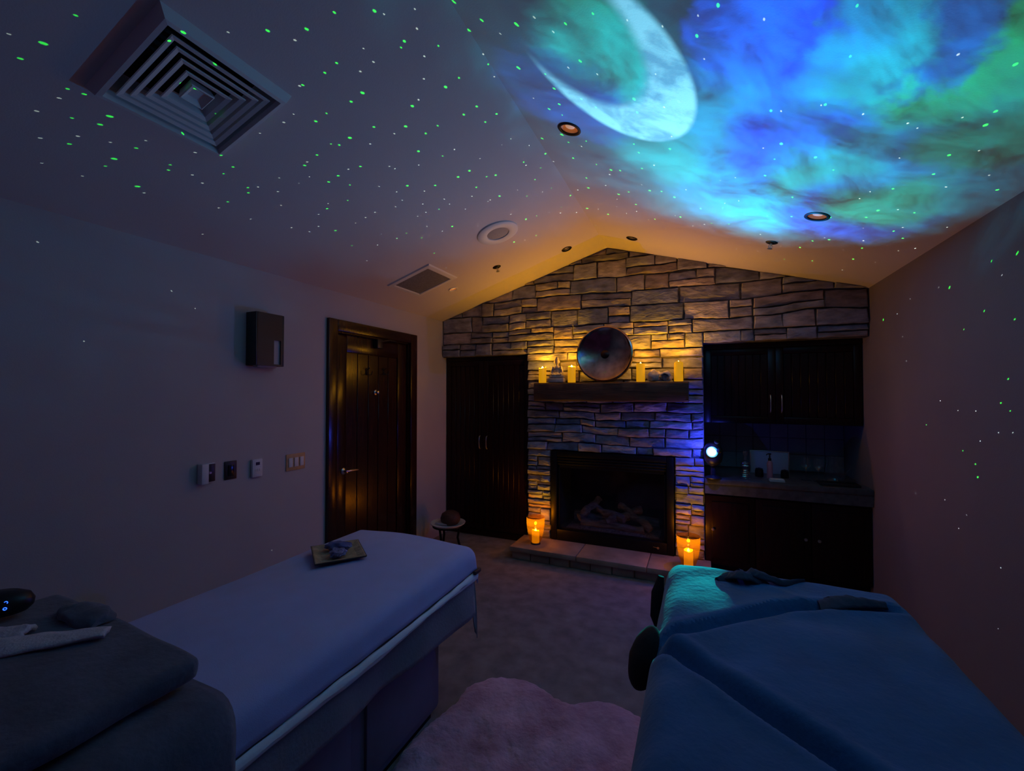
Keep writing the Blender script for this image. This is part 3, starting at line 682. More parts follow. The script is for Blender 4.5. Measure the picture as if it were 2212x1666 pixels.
# ------------------------------------------------------------------ left wall fittings
e = empty('wall_sconce', (XL, 1.925, 1.74)); tag(e, 'black box-shaped wall lamp with a pale glass slot, switched off', 'wall lamp')
bm = NB(); box(bm, (0, -.10, 0), (.095, -.088, .34), .003); box(bm, (0, .088, 0), (.095, .10, .34), .003); box(bm, (0, -.088, .328), (.095, .088, .34)); box(bm, (.085, -.088, .17), (.095, .088, .328)); box(bm, (.085, -.088, 0), (.095, .026, .17)); box(bm, (.085, .076, 0), (.095, .088, .17)); box(bm, (.0, -.088, 0), (.006, .088, .328)); box(bm, (.085, .026, 0), (.095, .076, .012)); obj('housing', bm, MT['blackpl'], e)
bm = NB(); box(bm, (.078, .02, .012), (.084, .08, .175)); tag(obj('glass_slot', bm, MT['frost'], e), 'pale frosted glass slot')
bm = NB(); box(bm, (.02, -.07, -.012), (.07, .07, .3), .01); obj('diffuser', bm, MT['frost'], e)
e = empty('wall_box', (XL, 1.59, 1.04)); tag(e, 'small protruding metal wall box with dark face and round knob, leftmost of the row', 'wall control', 'small controls on the left wall')
bm = NB(); box(bm, (0, -.044, 0), (.045, -.005, .115), .004); box(bm, (0, -.005, .002), (.02, .044, .113), .002); obj('case', bm, MT['offwhite'], e)
bm = NB(); box(bm, (.02, -.003, .006), (.026, .042, .109), .003); obj('face_plate', bm, MT['blackpl'], e)
bm = NB(); lathe(bm, [(0, .012), (.006, .012), (.009, .006), (.009, 0)], (.026, .008, .06), 16, mx.to_4x4()); obj('knob', bm, MT['steel'], e)
e = empty('wall_dimmer', (XL, 1.735, 1.035)); tag(e, 'black rectangular wall plate between the metal box and the thermostat', 'wall control', 'small controls on the left wall')
bm = NB(); box(bm, (0, -.037, 0), (.008, .037, .112), .003); obj('plate', bm, MT['blackpl'], e)
bm = NB(); box(bm, (.008, -.017, .022), (.013, .017, .09), .002); obj('paddle', bm, MT['lcd'], e)
e = empty('thermostat', (XL, 1.90, 1.022)); tag(e, 'white thermostat with small dark display', 'thermostat')
bm = NB(); box(bm, (0, -.035, 0), (.022, .035, .115), .005); obj('case', bm, MT['offwhite'], e)
bm = NB(); box(bm, (.022, -.014, .076), (.0235, .014, .096), .0005, 1); obj('display', bm, MT['lcd'], e)
for dy in (-.013, 0, .013):
    bm = NB(); box(bm, (.022, dy-.004, .038), (.0245, dy+.004, .054), .001, 1); obj('button', bm, MT['white'], e)
e = empty('switch_plate', (XL, 2.20, 1.018)); tag(e, 'orange triple rocker switch plate beside the door', 'light switch')
bm = NB(); box(bm, (0, -.078, 0), (.007, .078, .116), .003); obj('plate', bm, MT['ivory'], e)
for dy in (-.046, 0, .046):
    bm = NB(); box(bm, (.007, dy-.016, .025), (.013, dy+.016, .09), .003); obj('rocker', bm, MT['white'], e)

# ------------------------------------------------------------------ cabinets
def beaded_door(root, x0, x1, z0, z1, y, name='door', handle=None, m=MT['cab']):
    bm = NB(); s = .055
    box(bm, (x0, y-.018, z0), (x0+s, y, z1), .003); box(bm, (x1-s, y-.018, z0), (x1, y, z1), .003)
    box(bm, (x0+s, y-.018, z0), (x1-s, y, z0+s), .003); box(bm, (x0+s, y-.018, z1-s), (x1-s, y, z1), .003)
    n_ = max(3, int((x1-x0-2*s)/.055)); wd = (x1-x0-2*s)/n_
    for k in range(n_): box(bm, (x0+s+k*wd+.002, y-.010, z0+s), (x0+s+(k+1)*wd-.002, y-.001, z1-s), .003, 1)
    box(bm, (x0+s, y-.003, z0+s), (x1-s, y, z1-s))
    d = obj(name, bm, m, root)
    if handle:
        hx, za, zb = handle; bm = NB()
        tube(bm, [(hx, y-.018, za), (hx, y-.036, za+.008), (hx, y-.042, za+.03), (hx, y-.044, (za+zb)/2), (hx, y-.042, zb-.03), (hx, y-.036, zb-.008), (hx, y-.018, zb)], .0055, 10)
        h = obj('handle', bm, MT['steel'], d)
    return d
cx_ = (XL+NL)/2
e = empty('tall_cabinet', (0, 0, 0)); e.location = (cx_, 4.2, 0); tag(e, 'tall dark wood two-door cabinet left of the fireplace', 'cabinet')
hw = (NL-XL)/2-.008
bm = NB(); box(bm, (-hw, 0, .08), (hw, .55, NTL-.006)); box(bm, (-hw+.01, .03, 0), (hw-.01, .5, .08)); box(bm, (-hw, -.022, 1.925), (hw, 0, NTL-.006)); obj('body', bm, MT['cab'], e, smooth=False)
beaded_door(e, -hw+.004, -.035, .09, 1.92, -.001, handle=(-.075, .96, 1.10)); beaded_door(e, -.031, hw-.004, .09, 1.92, -.001, handle=(.01, .96, 1.10))
cx_ = (NR2+XR)/2; hw = (XR-NR2)/2-.004
e = empty('wall_cabinet', (cx_, 4.28, 1.30)); tag(e, 'dark wood two-door wall cabinet above the counter', 'cabinet')
bm = NB(); box(bm, (-hw, 0, 0), (hw, .42, NTR-1.30-.002)); box(bm, (-hw, -.022, .66), (hw, 0, NTR-1.30-.002)); obj('body', bm, MT['cab'], e, smooth=False)
ph = at(1660, 860, (0, 1, 0), 4.24)
beaded_door(e, -hw+.002, -.022, .004, .655, -.001, handle=(-.06, .10, .25)); beaded_door(e, -.018, hw-.002, .004, .655, -.001, handle=(.022, .10, .25))
e = empty('base_cabinet', (cx_, 4.10, 0)); tag(e, 'dark wood base cabinet under the stone counter', 'cabinet')
bm = NB(); box(bm, (-hw, .022, .09), (hw, .66, .70)); box(bm, (-hw+.01, .07, 0), (hw-.01, .6, .09)); obj('body', bm, MT['cab'], e, smooth=False)
for xa, xb, kx in ((-hw+.002, -.2, -hw+.06), (-.196, .19, .15), (.194, hw-.002, .24)):
    bm = NB(); s = .05; y = .021
    box(bm, (xa, 0, .10), (xb, y, .685), .004); box(bm, (xa+s, -.006, .15), (xb-s, .001, .635), .005)
    d = obj('door', bm, MT['cab'], e)
    bm = NB(); lathe(bm, [(0, .024), (.011, .022), (.013, .016), (.006, .008), (.007, 0)], (kx, 0, .40), 16, Matrix.Rotation(PI/2, 3, 'X').to_4x4()); obj('knob', bm, MT['steel'], d)
bm = NB(); box(bm, (NR2+.003, 4.055, .79), (XR-.002, 4.775, .835), .006); box(bm, (NR2+.003, 4.065, .705), (XR-.002, 4.095, .79))
tag(obj('counter_top', bm, MT['counter']), 'grey stone worktop with deep apron on the right of the fireplace', 'worktop')
bm = NB(); random.seed(3)
for i in range(8):
    for j in range(3):
        x0 = NR2+.005+i*.1445; z0 = .838+j*.152
        box(bm, (x0+.0015, 4.776, z0+.0015), (x0+.143, 4.795, z0+.1505), .002, 1)
tag(obj('trim_2', bm, MT['tile']), 'blue-grey tile backsplash behind the counter', kind='structure')

# ------------------------------------------------------------------ fireplace
bm = NB(); random.seed(9)
x = NL-.02
tops = [(-1.66, -1.02), (-1.016, -.42), (-.416, .075)]
for a, b2 in tops: box(bm, (a, 3.735, .075), (b2, 4.108, .122), .009)
for k in range(9):
    a = -1.645+k*.188; box(bm, (a, 3.765+random.uniform(-.01, .006), 0), (a+.183, 3.85, .075), .01)
box(bm, (-1.64, 3.80, 0), (.055, 4.1, .076)); 
tag(obj('hearth', bm, MT['hearth']), 'low flagstone hearth slab in front of the fireplace', 'hearth')
e = empty('fireplace_insert', (-.792, YB, .122)); tag(e, 'black gas fireplace insert with glass front and ceramic logs', 'fireplace')
hw = .572; H = .87
bm = NB(); box(bm, (-hw, -.022, 0), (-hw+.062, .03, H), .006); box(bm, (hw-.062, -.022, 0), (hw, .03, H), .006); box(bm, (-hw+.062, -.022, H-.05), (hw-.062, .03, H), .004); box(bm, (-hw+.062, -.02, 0), (hw-.062, .03, .105), .004)
obj('surround', bm, MT['black'], e)
bm = NB()
for k in range(3): box(bm, (-hw+.064, -.018+.004*k, H-.078-k*.026), (hw-.064, .02, H-.060-k*.026), .003)
obj('louvre', bm, MT['black'], e)
bm = NB(); box(bm, (-hw+.063, .004, .106), (-hw+.085, .02, H-.14), .002); box(bm, (hw-.085, .004, .106), (hw-.063, .02, H-.14), .002); box(bm, (-hw+.063, .004, H-.16), (hw-.063, .02, H-.135)); obj('glass_frame', bm, MT['black'], e)
bm = NB(); box(bm, (-hw+.086, .021, .106), (hw-.086, .024, H-.16)); obj('glass', bm, MT['fireglass'], e, smooth=False)
bm = NB(); box(bm, (-hw+.06, .5, .04), (hw-.06, .51, H-.1)); box(bm, (-hw+.05, .03, .04), (-hw+.06, .5, H-.1)); box(bm, (hw-.06, .03, .04), (hw-.05, .5, H-.1)); box(bm, (-hw+.05, .03, H-.1), (hw-.05, .5, H-.09)); obj('firebox', bm, MT['soot'], e, smooth=False)
bm = NB(); box(bm, (-hw+.05, .03, .04), (hw-.05, .5, .112)); obj('firebox_floor', bm, MT['soot'], e, smooth=False)
bm = NB(); grid(bm, 40, 12, lambda a, b2: Vector((-.44+.88*a, .05+.30*b2, .113+.03*math.sin(PI*a)**.4*math.sin(PI*b2)**.5*(1+.6*nz(a*40, b2*12))))); obj('ember_bed', bm, MT['ember'], e)
def logm(p, q, r_, sd):
    bm = NB(); p = Vector(p); q = Vector(q); n_ = 12
    tube(bm, [p.lerp(q, k/n_)+Vector((0, 0, .012*math.sin(k*.9+sd))) for k in range(n_+1)], [r_*(1+.16*math.sin(k*1.3+sd)) for k in range(n_+1)], 12)
    for v in bm.verts: v.co += v.co.normalized()*.012*nz(v.co.x*20, v.co.y*20, v.co.z*20+sd)
    obj('log', bm, MT['log'], e)
logm((-.40, .26, .17), (.42, .30, .19), .055, 1); logm((-.30, .15, .16), (.30, .12, .15), .042, 2.4)
logm((-.33, .14, .20), (-.16, .32, .36), .036, 3.1); logm((-.05, .12, .20), (.25, .30, .29), .038, 4.7); logm((.36, .13, .17), (.05, .30, .32), .034, 5.2); logm((-.22, .30, .27), (.12, .13, .24), .034, 6.6)
bm = NB(); tube(bm, [(.395, -.024, .062), (.43, -.03, .06)], .0035, 8); lathe(bm, [(0, -.004), (.011, -.004), (.012, 0), (.011, .004), (0, .004)], (.437, -.03, .059), 16, mx2); obj('gas_key', bm, MT['gold'], e)
# mantel
bm = NB(); random.seed(4)
MX0, MX1, MZ0, MZ1 = -1.468, -.090, 1.487, 1.664
grid_n = 40
def mring(tx):
    X_ = MX0+(MX1-MX0)*tx; pts = []
    prof = [(4.075, MZ0+.004), (3.95, MZ0), (3.893, MZ0+.004), (3.882, MZ0+.016), (3.879, (MZ0+MZ1)/2), (3.882, MZ1-.014), (3.893, MZ1-.002), (3.95, MZ1), (4.075, MZ1)]
    for y_, z_ in prof: pts.append(bm.verts.new((X_, y_+.004*nz(X_*6, z_*14, 3), z_ + (0 if z_ > MZ1-.003 else .004*nz(X_*5, y_*9, 1)))))
    return pts
rg = [mring(k/grid_n) for k in range(grid_n+1)]
for a, b2 in zip(rg, rg[1:]):
    for k in range(len(a)): bm.faces.new((a[k], a[(k+1) % len(a)], b2[(k+1) % len(a)], b2[k]))
bm.faces.new(rg[0]); bm.faces.new(rg[-1])
tag(obj('mantel_shelf', bm, MT['mantle']), 'thick dark rough timber mantel beam on the stone', 'shelf')
MZ = MZ1+.002
def MP(u, y=3.96): return at(u, 828, (0, 1, 0), y).x
# gong
gx = MP(1305, 3.97); GR = .262
e = empty('gong', (gx, 3.945, MZ)); tag(e, 'large dark bronze gong leaning on the stone above the mantel', 'gong')
gm = Matrix.Rotation(PI/2-.09, 4, 'X'); gc = Vector((0, .02, GR*math.cos(.09)+.004))
bm = NB(); lathe(bm, [(r9, -.052*(1-(r9/.25)**2)) for r9 in (0, .02, .04, .06, .08, .10, .12, .14, .16, .18, .20, .22, .235)] + [(GR-.015, .001), (GR-.004, -.003), (GR, -.014), (GR, -.036), (GR-.006, -.036), (GR-.008, -.008), (.20, -.026), (.10, -.054), (0, -.064)], gc, 72, gm)
obj('disc', bm, MT['bronze'], e)
bm = NB(); lathe(bm, [(0, -.038), (.018, -.040), (.032, -.045), (.042, -.052)], gc, 32, gm); obj('boss', bm, MT['bronzed'], e)
# candles
def candle(u, h_, lab, sd, y=3.955, z=MZ, r_=.037, root_x=None, m=MT['wax'], group='pillar candles on the mantel', E_=1.45):
    x_ = MP(u, y) if root_x is None else root_x
    e = empty('pillar_candle', (x_, y, z)); tag(e, lab, 'candle', group)
    bm = NB(); seg = 28; prof = [(0, 0), (r_*.96, 0), (r_, .004), (r_, h_*.5), (r_, h_-.012), (r_*.97, h_), (r_*.86, h_-.003), (r_*.7, h_-.014), (0, h_-.018)]
    lathe(bm, prof, (0, 0, 0), seg)
    for v in bm.verts:
        if v.co.z > h_*.8: v.co.z += .010*nz(math.atan2(v.co.y, v.co.x)*.8, sd, 0)*(v.co.z/h_)**6 + (.006*math.cos(math.atan2(v.co.y, v.co.x)-sd) if v.co.z > h_-.016 else 0)
    obj('wax', bm, m, e)
    bm = NB(); tube(bm, [(0, 0, h_-.018), (.001, 0, h_-.004)], .0012, 6); obj('wick', bm, MT['wick'], e)
    bm = NB(); lathe(bm, [(0, h_-.015), (.010, h_-.009), (.012, h_-.002), (.007, h_+.007), (0, h_+.016)], (0, 0, 0), 12); obj('flame', bm, MT['flame'], e)
    l_ = bpy.data.lights.new('candle_light', 'POINT'); l_.color = (1.0, .43, .012); l_.energy = E_*1.05; l_.shadow_soft_size = .012; l_.use_nodes = True
    t_ = l_.node_tree; g_ = t_.nodes.new('ShaderNodeNewGeometry'); sx_ = t_.nodes.new('ShaderNodeSeparateXYZ'); q_ = t_.nodes.new('ShaderNodeMapRange')
    q_.interpolation_type = 'SMOOTHSTEP'; q_.inputs[1].default_value = .1; q_.inputs[2].default_value = .8; q_.inputs[3].default_value = 1.0; q_.inputs[4].default_value = 5.0   # the wax cup throws most light upward
    t_.links.new(g_.outputs['Normal'], sx_.inputs[0]); t_.links.new(sx_.outputs[2], q_.inputs[0]); t_.links.new(q_.outputs[0], t_.nodes['Emission'].inputs['Strength'])
    lo_ = bpy.data.objects.new('candle_light', l_); C.objects.link(lo_); lo_.location = (x_, y-.0, z+h_+.035)
    return e
candle(1172, .145, 'lit yellow pillar candle at the left end of the mantel', 1.0)
candle(1235, .150, 'lit yellow pillar candle between the seated statue and the gong', 2.2)
candle(1384, .158, 'lit yellow pillar candle just right of the gong', 3.7)
candle(1466, .162, 'lit yellow pillar candle at the right end of the mantel', 5.1)
# hurricane glasses with candles on the hearth
for u, yy, lab, gr, hh in ((1157, 3.90, 'left', .088, .255), (1487, 3.86, 'right', .092, .265)):
    x_ = at(u, 1178, (0, 1, 0), yy).x
    e = empty('hurricane_glass', (x_, yy, .1225)); tag(e, 'tapered amber glass candle holder on the %s end of the hearth' % lab, 'candle holder', 'amber glass candle holders on the hearth')
    bm = NB(); lathe(bm, [(0, .012), (.042, .012), (.058, .04), (gr*.84, .10), (gr*.97, .18), (gr, hh)], (0, 0, 0), 40); obj('glass_bowl', bm, MT['amber'], e)
    bm = NB(); lathe(bm, [(0, 0), (.046, 0), (.047, .006), (.042, .012), (0, .012)], (0, 0, 0), 32); tag(obj('foot', bm, MT['dishdark'], e), 'dark foot of the glass')
    candle(0, .115 if lab == 'left' else .135, 'lit yellow candle inside the amber glass at the %s end of the hearth' % lab, 4.4 if lab == 'left' else 1.7, yy, .1355, .036, x_, MT['waxg'], 'candles inside the hearth glasses', 1.3)
# seated statue
def statue(e, parts, vox, m, name):
    bm = NB()
    for c_, s_ in parts: ball(bm, c_, s_, 2)
    o = obj(name, bm, m, e); r_ = o.modifiers.new('r', 'REMESH'); r_.mode = 'VOXEL'; r_.voxel_size = vox; r_.use_smooth_shade = True
    s_ = o.modifiers.new('s', 'SMOOTH'); s_.iterations = 3; s_.factor = .5
    return o
e = empty('seated_statue', (MP(1203, 3.955), 3.955, MZ)); tag(e, 'small carved seated meditating statue between two mantel candles', 'statue')
bm = NB(); box(bm, (-.082, -.045, 0), (.078, .045, .045), .012)
for v in bm.verts: v.co.x += .008*nz(v.co.z*30, v.co.y*20, 1); v.co.z += .004*nz(v.co.x*40, 2, 0)
tag(obj('plinth', bm, MT['geode'], e), 'pale stone plinth')
P_ = [((0, 0, .075), (.048, .030, .030)), ((0, .004, .105), (.036, .024, .04)), ((0, .004, .14), (.040, .024, .024)), ((0, 0, .170), (.012, .012, .022)), ((0, -.002, .203), (.026, .026, .033)), ((0, .002, .230), (.019, .019, .015)), ((0, .003, .243), (.009, .009, .009))]
for s in (-1, 1):
    P_ += [((s*.042, .0, .135), (.014, .015, .024)), ((s*.052, -.002, .105), (.012, .014, .028)), ((s*.046, -.016, .080), (.012, .020, .014)), ((s*.024, -.032, .074), (.024, .010, .009)),
           ((s*.045, -.008, .057), (.036, .026, .016)), ((s*.022, -.026, .054), (.04, .014, .012)), ((s*.027, .0, .198), (.004, .006, .015))]
statue(e, P_, .0035, MT['statue'], 'figure')
# geode
e = empty('geode', (MP(1428, 3.95), 3.95, MZ)); tag(e, 'pale rock geode with a dark crystal hollow on the mantel, between the two right candles', 'geode')
bm = NB(); ball(bm, (-.058, .005, .046), (.055, .04, .056), 3, .35, 2)
for v in bm.verts: v.co.z = max(0, v.co.z)
obj('rock_slab', bm, MT['geode'], e)
bm = NB(); ball(bm, (.03, 0, .036), (.064, .042, .05), 4, .35, 7)
for v in bm.verts:
    v.co.z = max(0, v.co.z); d = math.hypot((v.co.x-.03)/.036, (v.co.z-.035)/.028)
    if v.co.y < 0 and d < 1: v.co.y += .022*(1-d*d)
o = obj('rock_shell', bm, [MT['geode'], MT['amethyst']], e)
for p_ in o.data.polygons:
    c_ = p_.center
    if c_.y < .0 and math.hypot((c_.x-.03)/.040, (c_.z-.035)/.031) < 1: p_.material_index = 1

# ------------------------------------------------------------------ counter things
CZ = .8355
def CPX(u, y): return at(u, 1020, (0, 1, 0), y).x
e = empty('crystal_decanter', (CPX(1610, 4.17), 4.17, CZ)); tag(e, 'cut crystal decanter with ball stopper on the counter right of the projector', 'decanter')
bm = NB(); prof = [(0, 0), (.040, 0), (.042, .008)]
for k in range(9): prof += [(.041-.0018*k+.0025*(k % 2), .014+k*.008)]
prof += [(.024, .092), (.036, .10), (.040, .112), (.034, .122), (.038, .132), (.034, .146), (.014, .156), (.011, .18), (.013, .188)]
lathe(bm, prof, (0, 0, 0), 20); obj('body', bm, MT['crystal'], e, ang=10)
bm = NB(); lathe(bm, [(.009, .186), (.010, .192), (.019, .20), (.021, .222), (.017, .236), (0, .238)], (0, 0, 0), 10); obj('stopper', bm, MT['crystal'], e, ang=10)
e = empty('picture_panel', (CPX(1662, 4.52), 4.52, CZ), 0); tag(e, 'blue-grey rectangular panel standing against the backsplash behind the bottle', 'panel')
bm = NB(); box(bm, (-.15, 0, .0), (.15, .012, .20), .003); obj('board', bm, MT['frost'], e)
bm = NB(); box(bm, (-.155, -.004, 0), (-.145, .016, .205), .002); box(bm, (.145, -.004, 0), (.155, .016, .205), .002); box(bm, (-.145, -.004, .197), (.145, .016, .205), .002); obj('frame', bm, MT['steel'], e)
e = empty('pump_bottle', (CPX(1663, 4.28), 4.28, CZ)); tag(e, 'slim rose-coloured pump bottle with dark top on the counter', 'bottle')
bm = NB(); lathe(bm, [(0, 0), (.021, 0), (.023, .01), (.022, .13), (.012, .15), (.009, .155)], (0, 0, 0), 24); obj('bottle_body', bm, MT['rosepot'], e)
bm = NB(); lathe(bm, [(.0125, .150), (.0125, .17), (.006, .172), (.005, .2), (.012, .202), (.012, .212), (0, .214)], (0, 0, 0), 18); tube(bm, [(0, 0, .207), (-.02, -.02, .208), (-.028, -.03, .2)], .004, 8); obj('pump', bm, MT['blackpl'], e)
for u, yy, r_, h_, lab in ((1640, 4.33, .032, .075, 'small dark jar left of the rose bottle on the counter'), (1695, 4.34, .030, .07, 'small dark jar right of the rose bottle on the counter')):
    e = empty('dark_jar', (CPX(u, yy), yy, CZ)); tag(e, lab, 'jar', 'small dark jars on the counter')
    bm = NB(); lathe(bm, [(0, 0), (r_, 0), (r_*1.05, .01), (r_, h_*.8), (r_*.8, h_*.86)], (0, 0, 0), 24); obj('pot', bm, MT['lcd'], e)
    bm = NB(); lathe(bm, [(r_*.86, h_*.84), (r_*.9, h_*.95), (r_*.4, h_), (0, h_*1.06)], (0, 0, 0), 24); obj('lid', bm, MT['blackpl'], e)
e = empty('folded_cloth', (CPX(1678, 4.15), 4.15, CZ)); tag(e, 'small pale folded cloth at the front of the counter', 'cloth')
for k in range(3):
    bm = NB(); box(bm, (-.055+k*.003, -.035, k*.007), (.055-k*.002, .035, .0065+k*.007), .003); obj('fold', bm, MT['cream'], e)
for u, yy, lab in ((1741, 4.30, 'left'), (1768, 4.27, 'right')):
    e = empty('stemmed_glass', (CPX(u, yy), yy, CZ)); tag(e, '%s of the two clear stemmed glasses on the counter' % lab, 'glass', 'clear stemmed glasses on the counter')
    bm = NB(); lathe(bm, [(0, .002), (.036, .002), (.036, .004), (.006, .009), (.004, .02), (.004, .085), (.012, .094), (.032, .115), (.037, .14), (.034, .175), (.030, .19)], (0, 0, 0), 32); obj('goblet', bm, MT['clear'], e)
    bm = NB(); lathe(bm, [(.0365, 0), (.037, .002), (.0365, .0035), (.03, .0036)], (0, 0, 0), 32); obj('foot', bm, MT['clear'], e)
e = empty('glass_pitcher', (CPX(1802, 4.35), 4.35, CZ)); tag(e, 'wide clear glass pitcher near the right wall on the counter', 'pitcher')
bm = NB(); lathe(bm, [(0, .003), (.06, .003), (.072, .03), (.07, .10), (.055, .16), (.06, .20)], (0, 0, 0), 36); obj('jug', bm, MT['clear'], e)
bm = NB(); tube(bm, [(.058, 0, .18), (.10, 0, .17), (.108, 0, .11), (.07, 0, .06)], .005, 10); obj('handle', bm, MT['clear'], e)
e = empty('black_tray', (CPX(1810, 4.17), 4.17, CZ)); tag(e, 'flat black tray at the front right of the counter', 'tray')
bm = NB(); box(bm, (-.13, -.07, 0), (.13, .07, .008), .004); obj('tray_base', bm, MT['blackpl'], e)
bm = NB()
for a, b2 in (((-.13, -.07, .006), (.13, -.063, .02)), ((-.13, .063, .006), (.13, .07, .02)), ((-.13, -.063, .006), (-.123, .063, .02)), ((.123, -.063, .006), (.13, .063, .02))): box(bm, a, b2, .002)
obj('rim', bm, MT['blackpl'], e)

# ------------------------------------------------------------------ stand with bowl by the tall cabinet
sx, sy = -2.33, 3.72
e = empty('low_stand', (sx, sy, 0)); tag(e, 'low black stand holding a white-rimmed tray in the corner by the tall cabinet', 'stand')
bm = NB(); lathe(bm, [(0, .245), (.15, .245), (.152, .24), (.15, .232), (0, .23)], (0, 0, 0), 36); obj('top', bm, MT['black'], e)
for k in range(3):
    a = 2*PI*k/3+.4; bm = NB(); tube(bm, [(.12*math.cos(a), .12*math.sin(a), .232), (.10*math.cos(a), .10*math.sin(a), .12), (.13*math.cos(a), .13*math.sin(a), 0)], .012, 10); obj('leg', bm, MT['black'], e)
e = empty('serving_tray', (sx+.01, sy-.01, .2455)); tag(e, 'white enamel tray on the low black stand', 'tray')
bm = NB(); lathe(bm, [(0, .004), (.14, .004), (.17, .022), (.174, .03), (.170, .031), (.164, .024), (.14, .008)], (0, 0, 0), 40); obj('dish', bm, MT['white'], e)
bm = NB(); box(bm, (-.12, -.06, .008), (.02, .06, .030), .01)
obj('napkin', bm, MT['cream'], e)
e = empty('dark_basket', (sx+.02, sy+.02, .2545)); tag(e, 'round dark basket on the white tray in the corner', 'basket')
bm = NB(); lathe(bm, [(0, 0), (.075, 0), (.10, .03), (.105, .06), (.09, .10), (.05, .125), (0, .135)], (0, 0, 0), 32)
for v in bm.verts: v.co += Vector((v.co.x, v.co.y, 0))*.05*math.sin(v.co.z*180)
obj('woven_body', bm, MT['mantle'], e)

# ------------------------------------------------------------------ drapery
def drape(fu, x0, x1, y0, y1, top, dl, dr_, df, dn, rr=.055, step=.022, wr=.010, wf=9, seed=0, hf=None, flare=.05, sub=None):
    """sheet over the box x0..x1, y0..y1; overhangs: left, right, far, near"""
    X0, X1, Y0, Y1 = x0-dl, x1+dr_, y0-dn, y1+df
    nu, nv = int((X1-X0)/step), int((Y1-Y0)/step)
    bm = NB()
    def fn(a, b2):
        px_, py_ = X0+(X1-X0)*a, Y0+(Y1-Y0)*b2
        qx, qy = min(max(px_, x0), x1), min(max(py_, y0), y1)
        dx, dy = px_-qx, py_-qy; d = math.hypot(dx, dy)
        z = top + (hf(px_, py_) if hf else 0)*max(0, 1-d/.10)
        if d < 1e-6: return Vector((px_, py_, z+.0025*nz(px_*6, py_*6, seed)))
        ux, uy = dx/d, dy/d; am = PI/2*rr
        if d < am: t_ = d/rr; return Vector((qx+ux*rr*math.sin(t_), qy+uy*rr*math.sin(t_), z-rr*(1-math.cos(t_))))
        k = d-am; s_ = qy*wf if abs(ux) > abs(uy) else qx*wf
        s_ += math.atan2(uy, ux)*2.2
        wv = wr*min(1, k/.15)*(math.sin(s_*1.0+seed)+.6*math.sin(s_*2.3+seed*2+1)) + .006*nz(qx*8+k*3, qy*8, seed+k*4)
        out = rr+k*flare+wv
        return Vector((qx+ux*out, qy+uy*out, z-rr-k*(1-flare*.5)))
    grid(bm, nu, nv, fn); return bm
# left table
LX0, LX1, LY0, LY1, LZ_ = -1.79, -1.112, -.15, 1.935, .755
e = empty('massage_table', ((LX0+LX1)/2, .9, 0)); tag(e, 'massage table on the left with a grey fabric skirt and pedestal base', 'massage table')
ox, oy = (LX0+LX1)/2, .9
bm = NB(); box(bm, (LX0-ox, LY0-oy, .66), (LX1-ox, LY1-oy, LZ_-.012), .035, 4); obj('mattress', bm, MT['white'], e)
bm = NB(); box(bm, (-.27, -.80, .03), (.27, .92, .655), .02); obj('pedestal', bm, MT['base'], e)
bm = NB(); box(bm, (-.25, -.75, 0), (.25, .87, .03)); obj('plinth', bm, MT['black'], e)
for yy in (-.45, .1, .62):
    bm = NB(); box(bm, (.270, yy-.22, .08), (.282, yy+.22, .5), .004); obj('base_panel', bm, MT['base'], e)
bm = drape(0, LX0-ox, LX1-ox, LY0-oy, LY1-oy, LZ_-.003, .30, .33, .36, .1, .045, .024, .012, 7, 2.0, flare=.05)
for v in bm.verts:
    if v.co.z < .55 and v.co.x > LX1-ox: # the hem of the skirt lifts towards the near end
        k = max(0, min(1, (.95-v.co.y)/.9)); v.co.z = .55-(.55-v.co.z)*(1-.42*k)
o = obj('skirt', bm, MT['skirt'], e); solid(o, .004)
def lhf(x_, y_): return .022*math.exp(-((x_+1.45)/.30)**2)+.006*nz(x_*3, y_*2, 5)
bm = drape(0, LX0, LX1, LY0, LY1, LZ_+.016, .14, .142, .19, .1, .058, .018, .006, 5, 1.0, hf=lhf, flare=.14)
o = obj('coverlet', bm, MT['quilt']); solid(o, .008)
tag(o, 'smooth lavender-grey coverlet spread over the left massage table', 'blanket')
# white turned hem along the visible side
bm = NB()
def hemfn(a, b2):
    y_ = LY0+.02+(LY1+.015-LY0-.02)*a
    zt = LZ_+.016-.058-(.142-.091)*.93; wv = .006*math.sin(y_*5+1)+.003*nz(y_*9, 3); hh = .030+.016*nz(y_*2.3, 8)+.004
    th = b2*2*PI
    return Vector((LX1+.058+.008+wv*.7+.012*math.cos(th), y_, zt-.012-hh*.35+.5*hh*math.sin(th)+.004*nz(y_*12, th)))
grid(bm, 110, 12, hemfn); h_ = obj('hem', bm, MT['hem'], o); tag(h_, 'white folded hem of the coverlet')
bm = NB(); box(bm, (LX1+.066, LY1-.03, LZ_-.10), (LX1+.082, LY1+.03, LZ_-.082), .003); tag(obj('care_tag', bm, MT['dishdark'], o), 'small dark label')
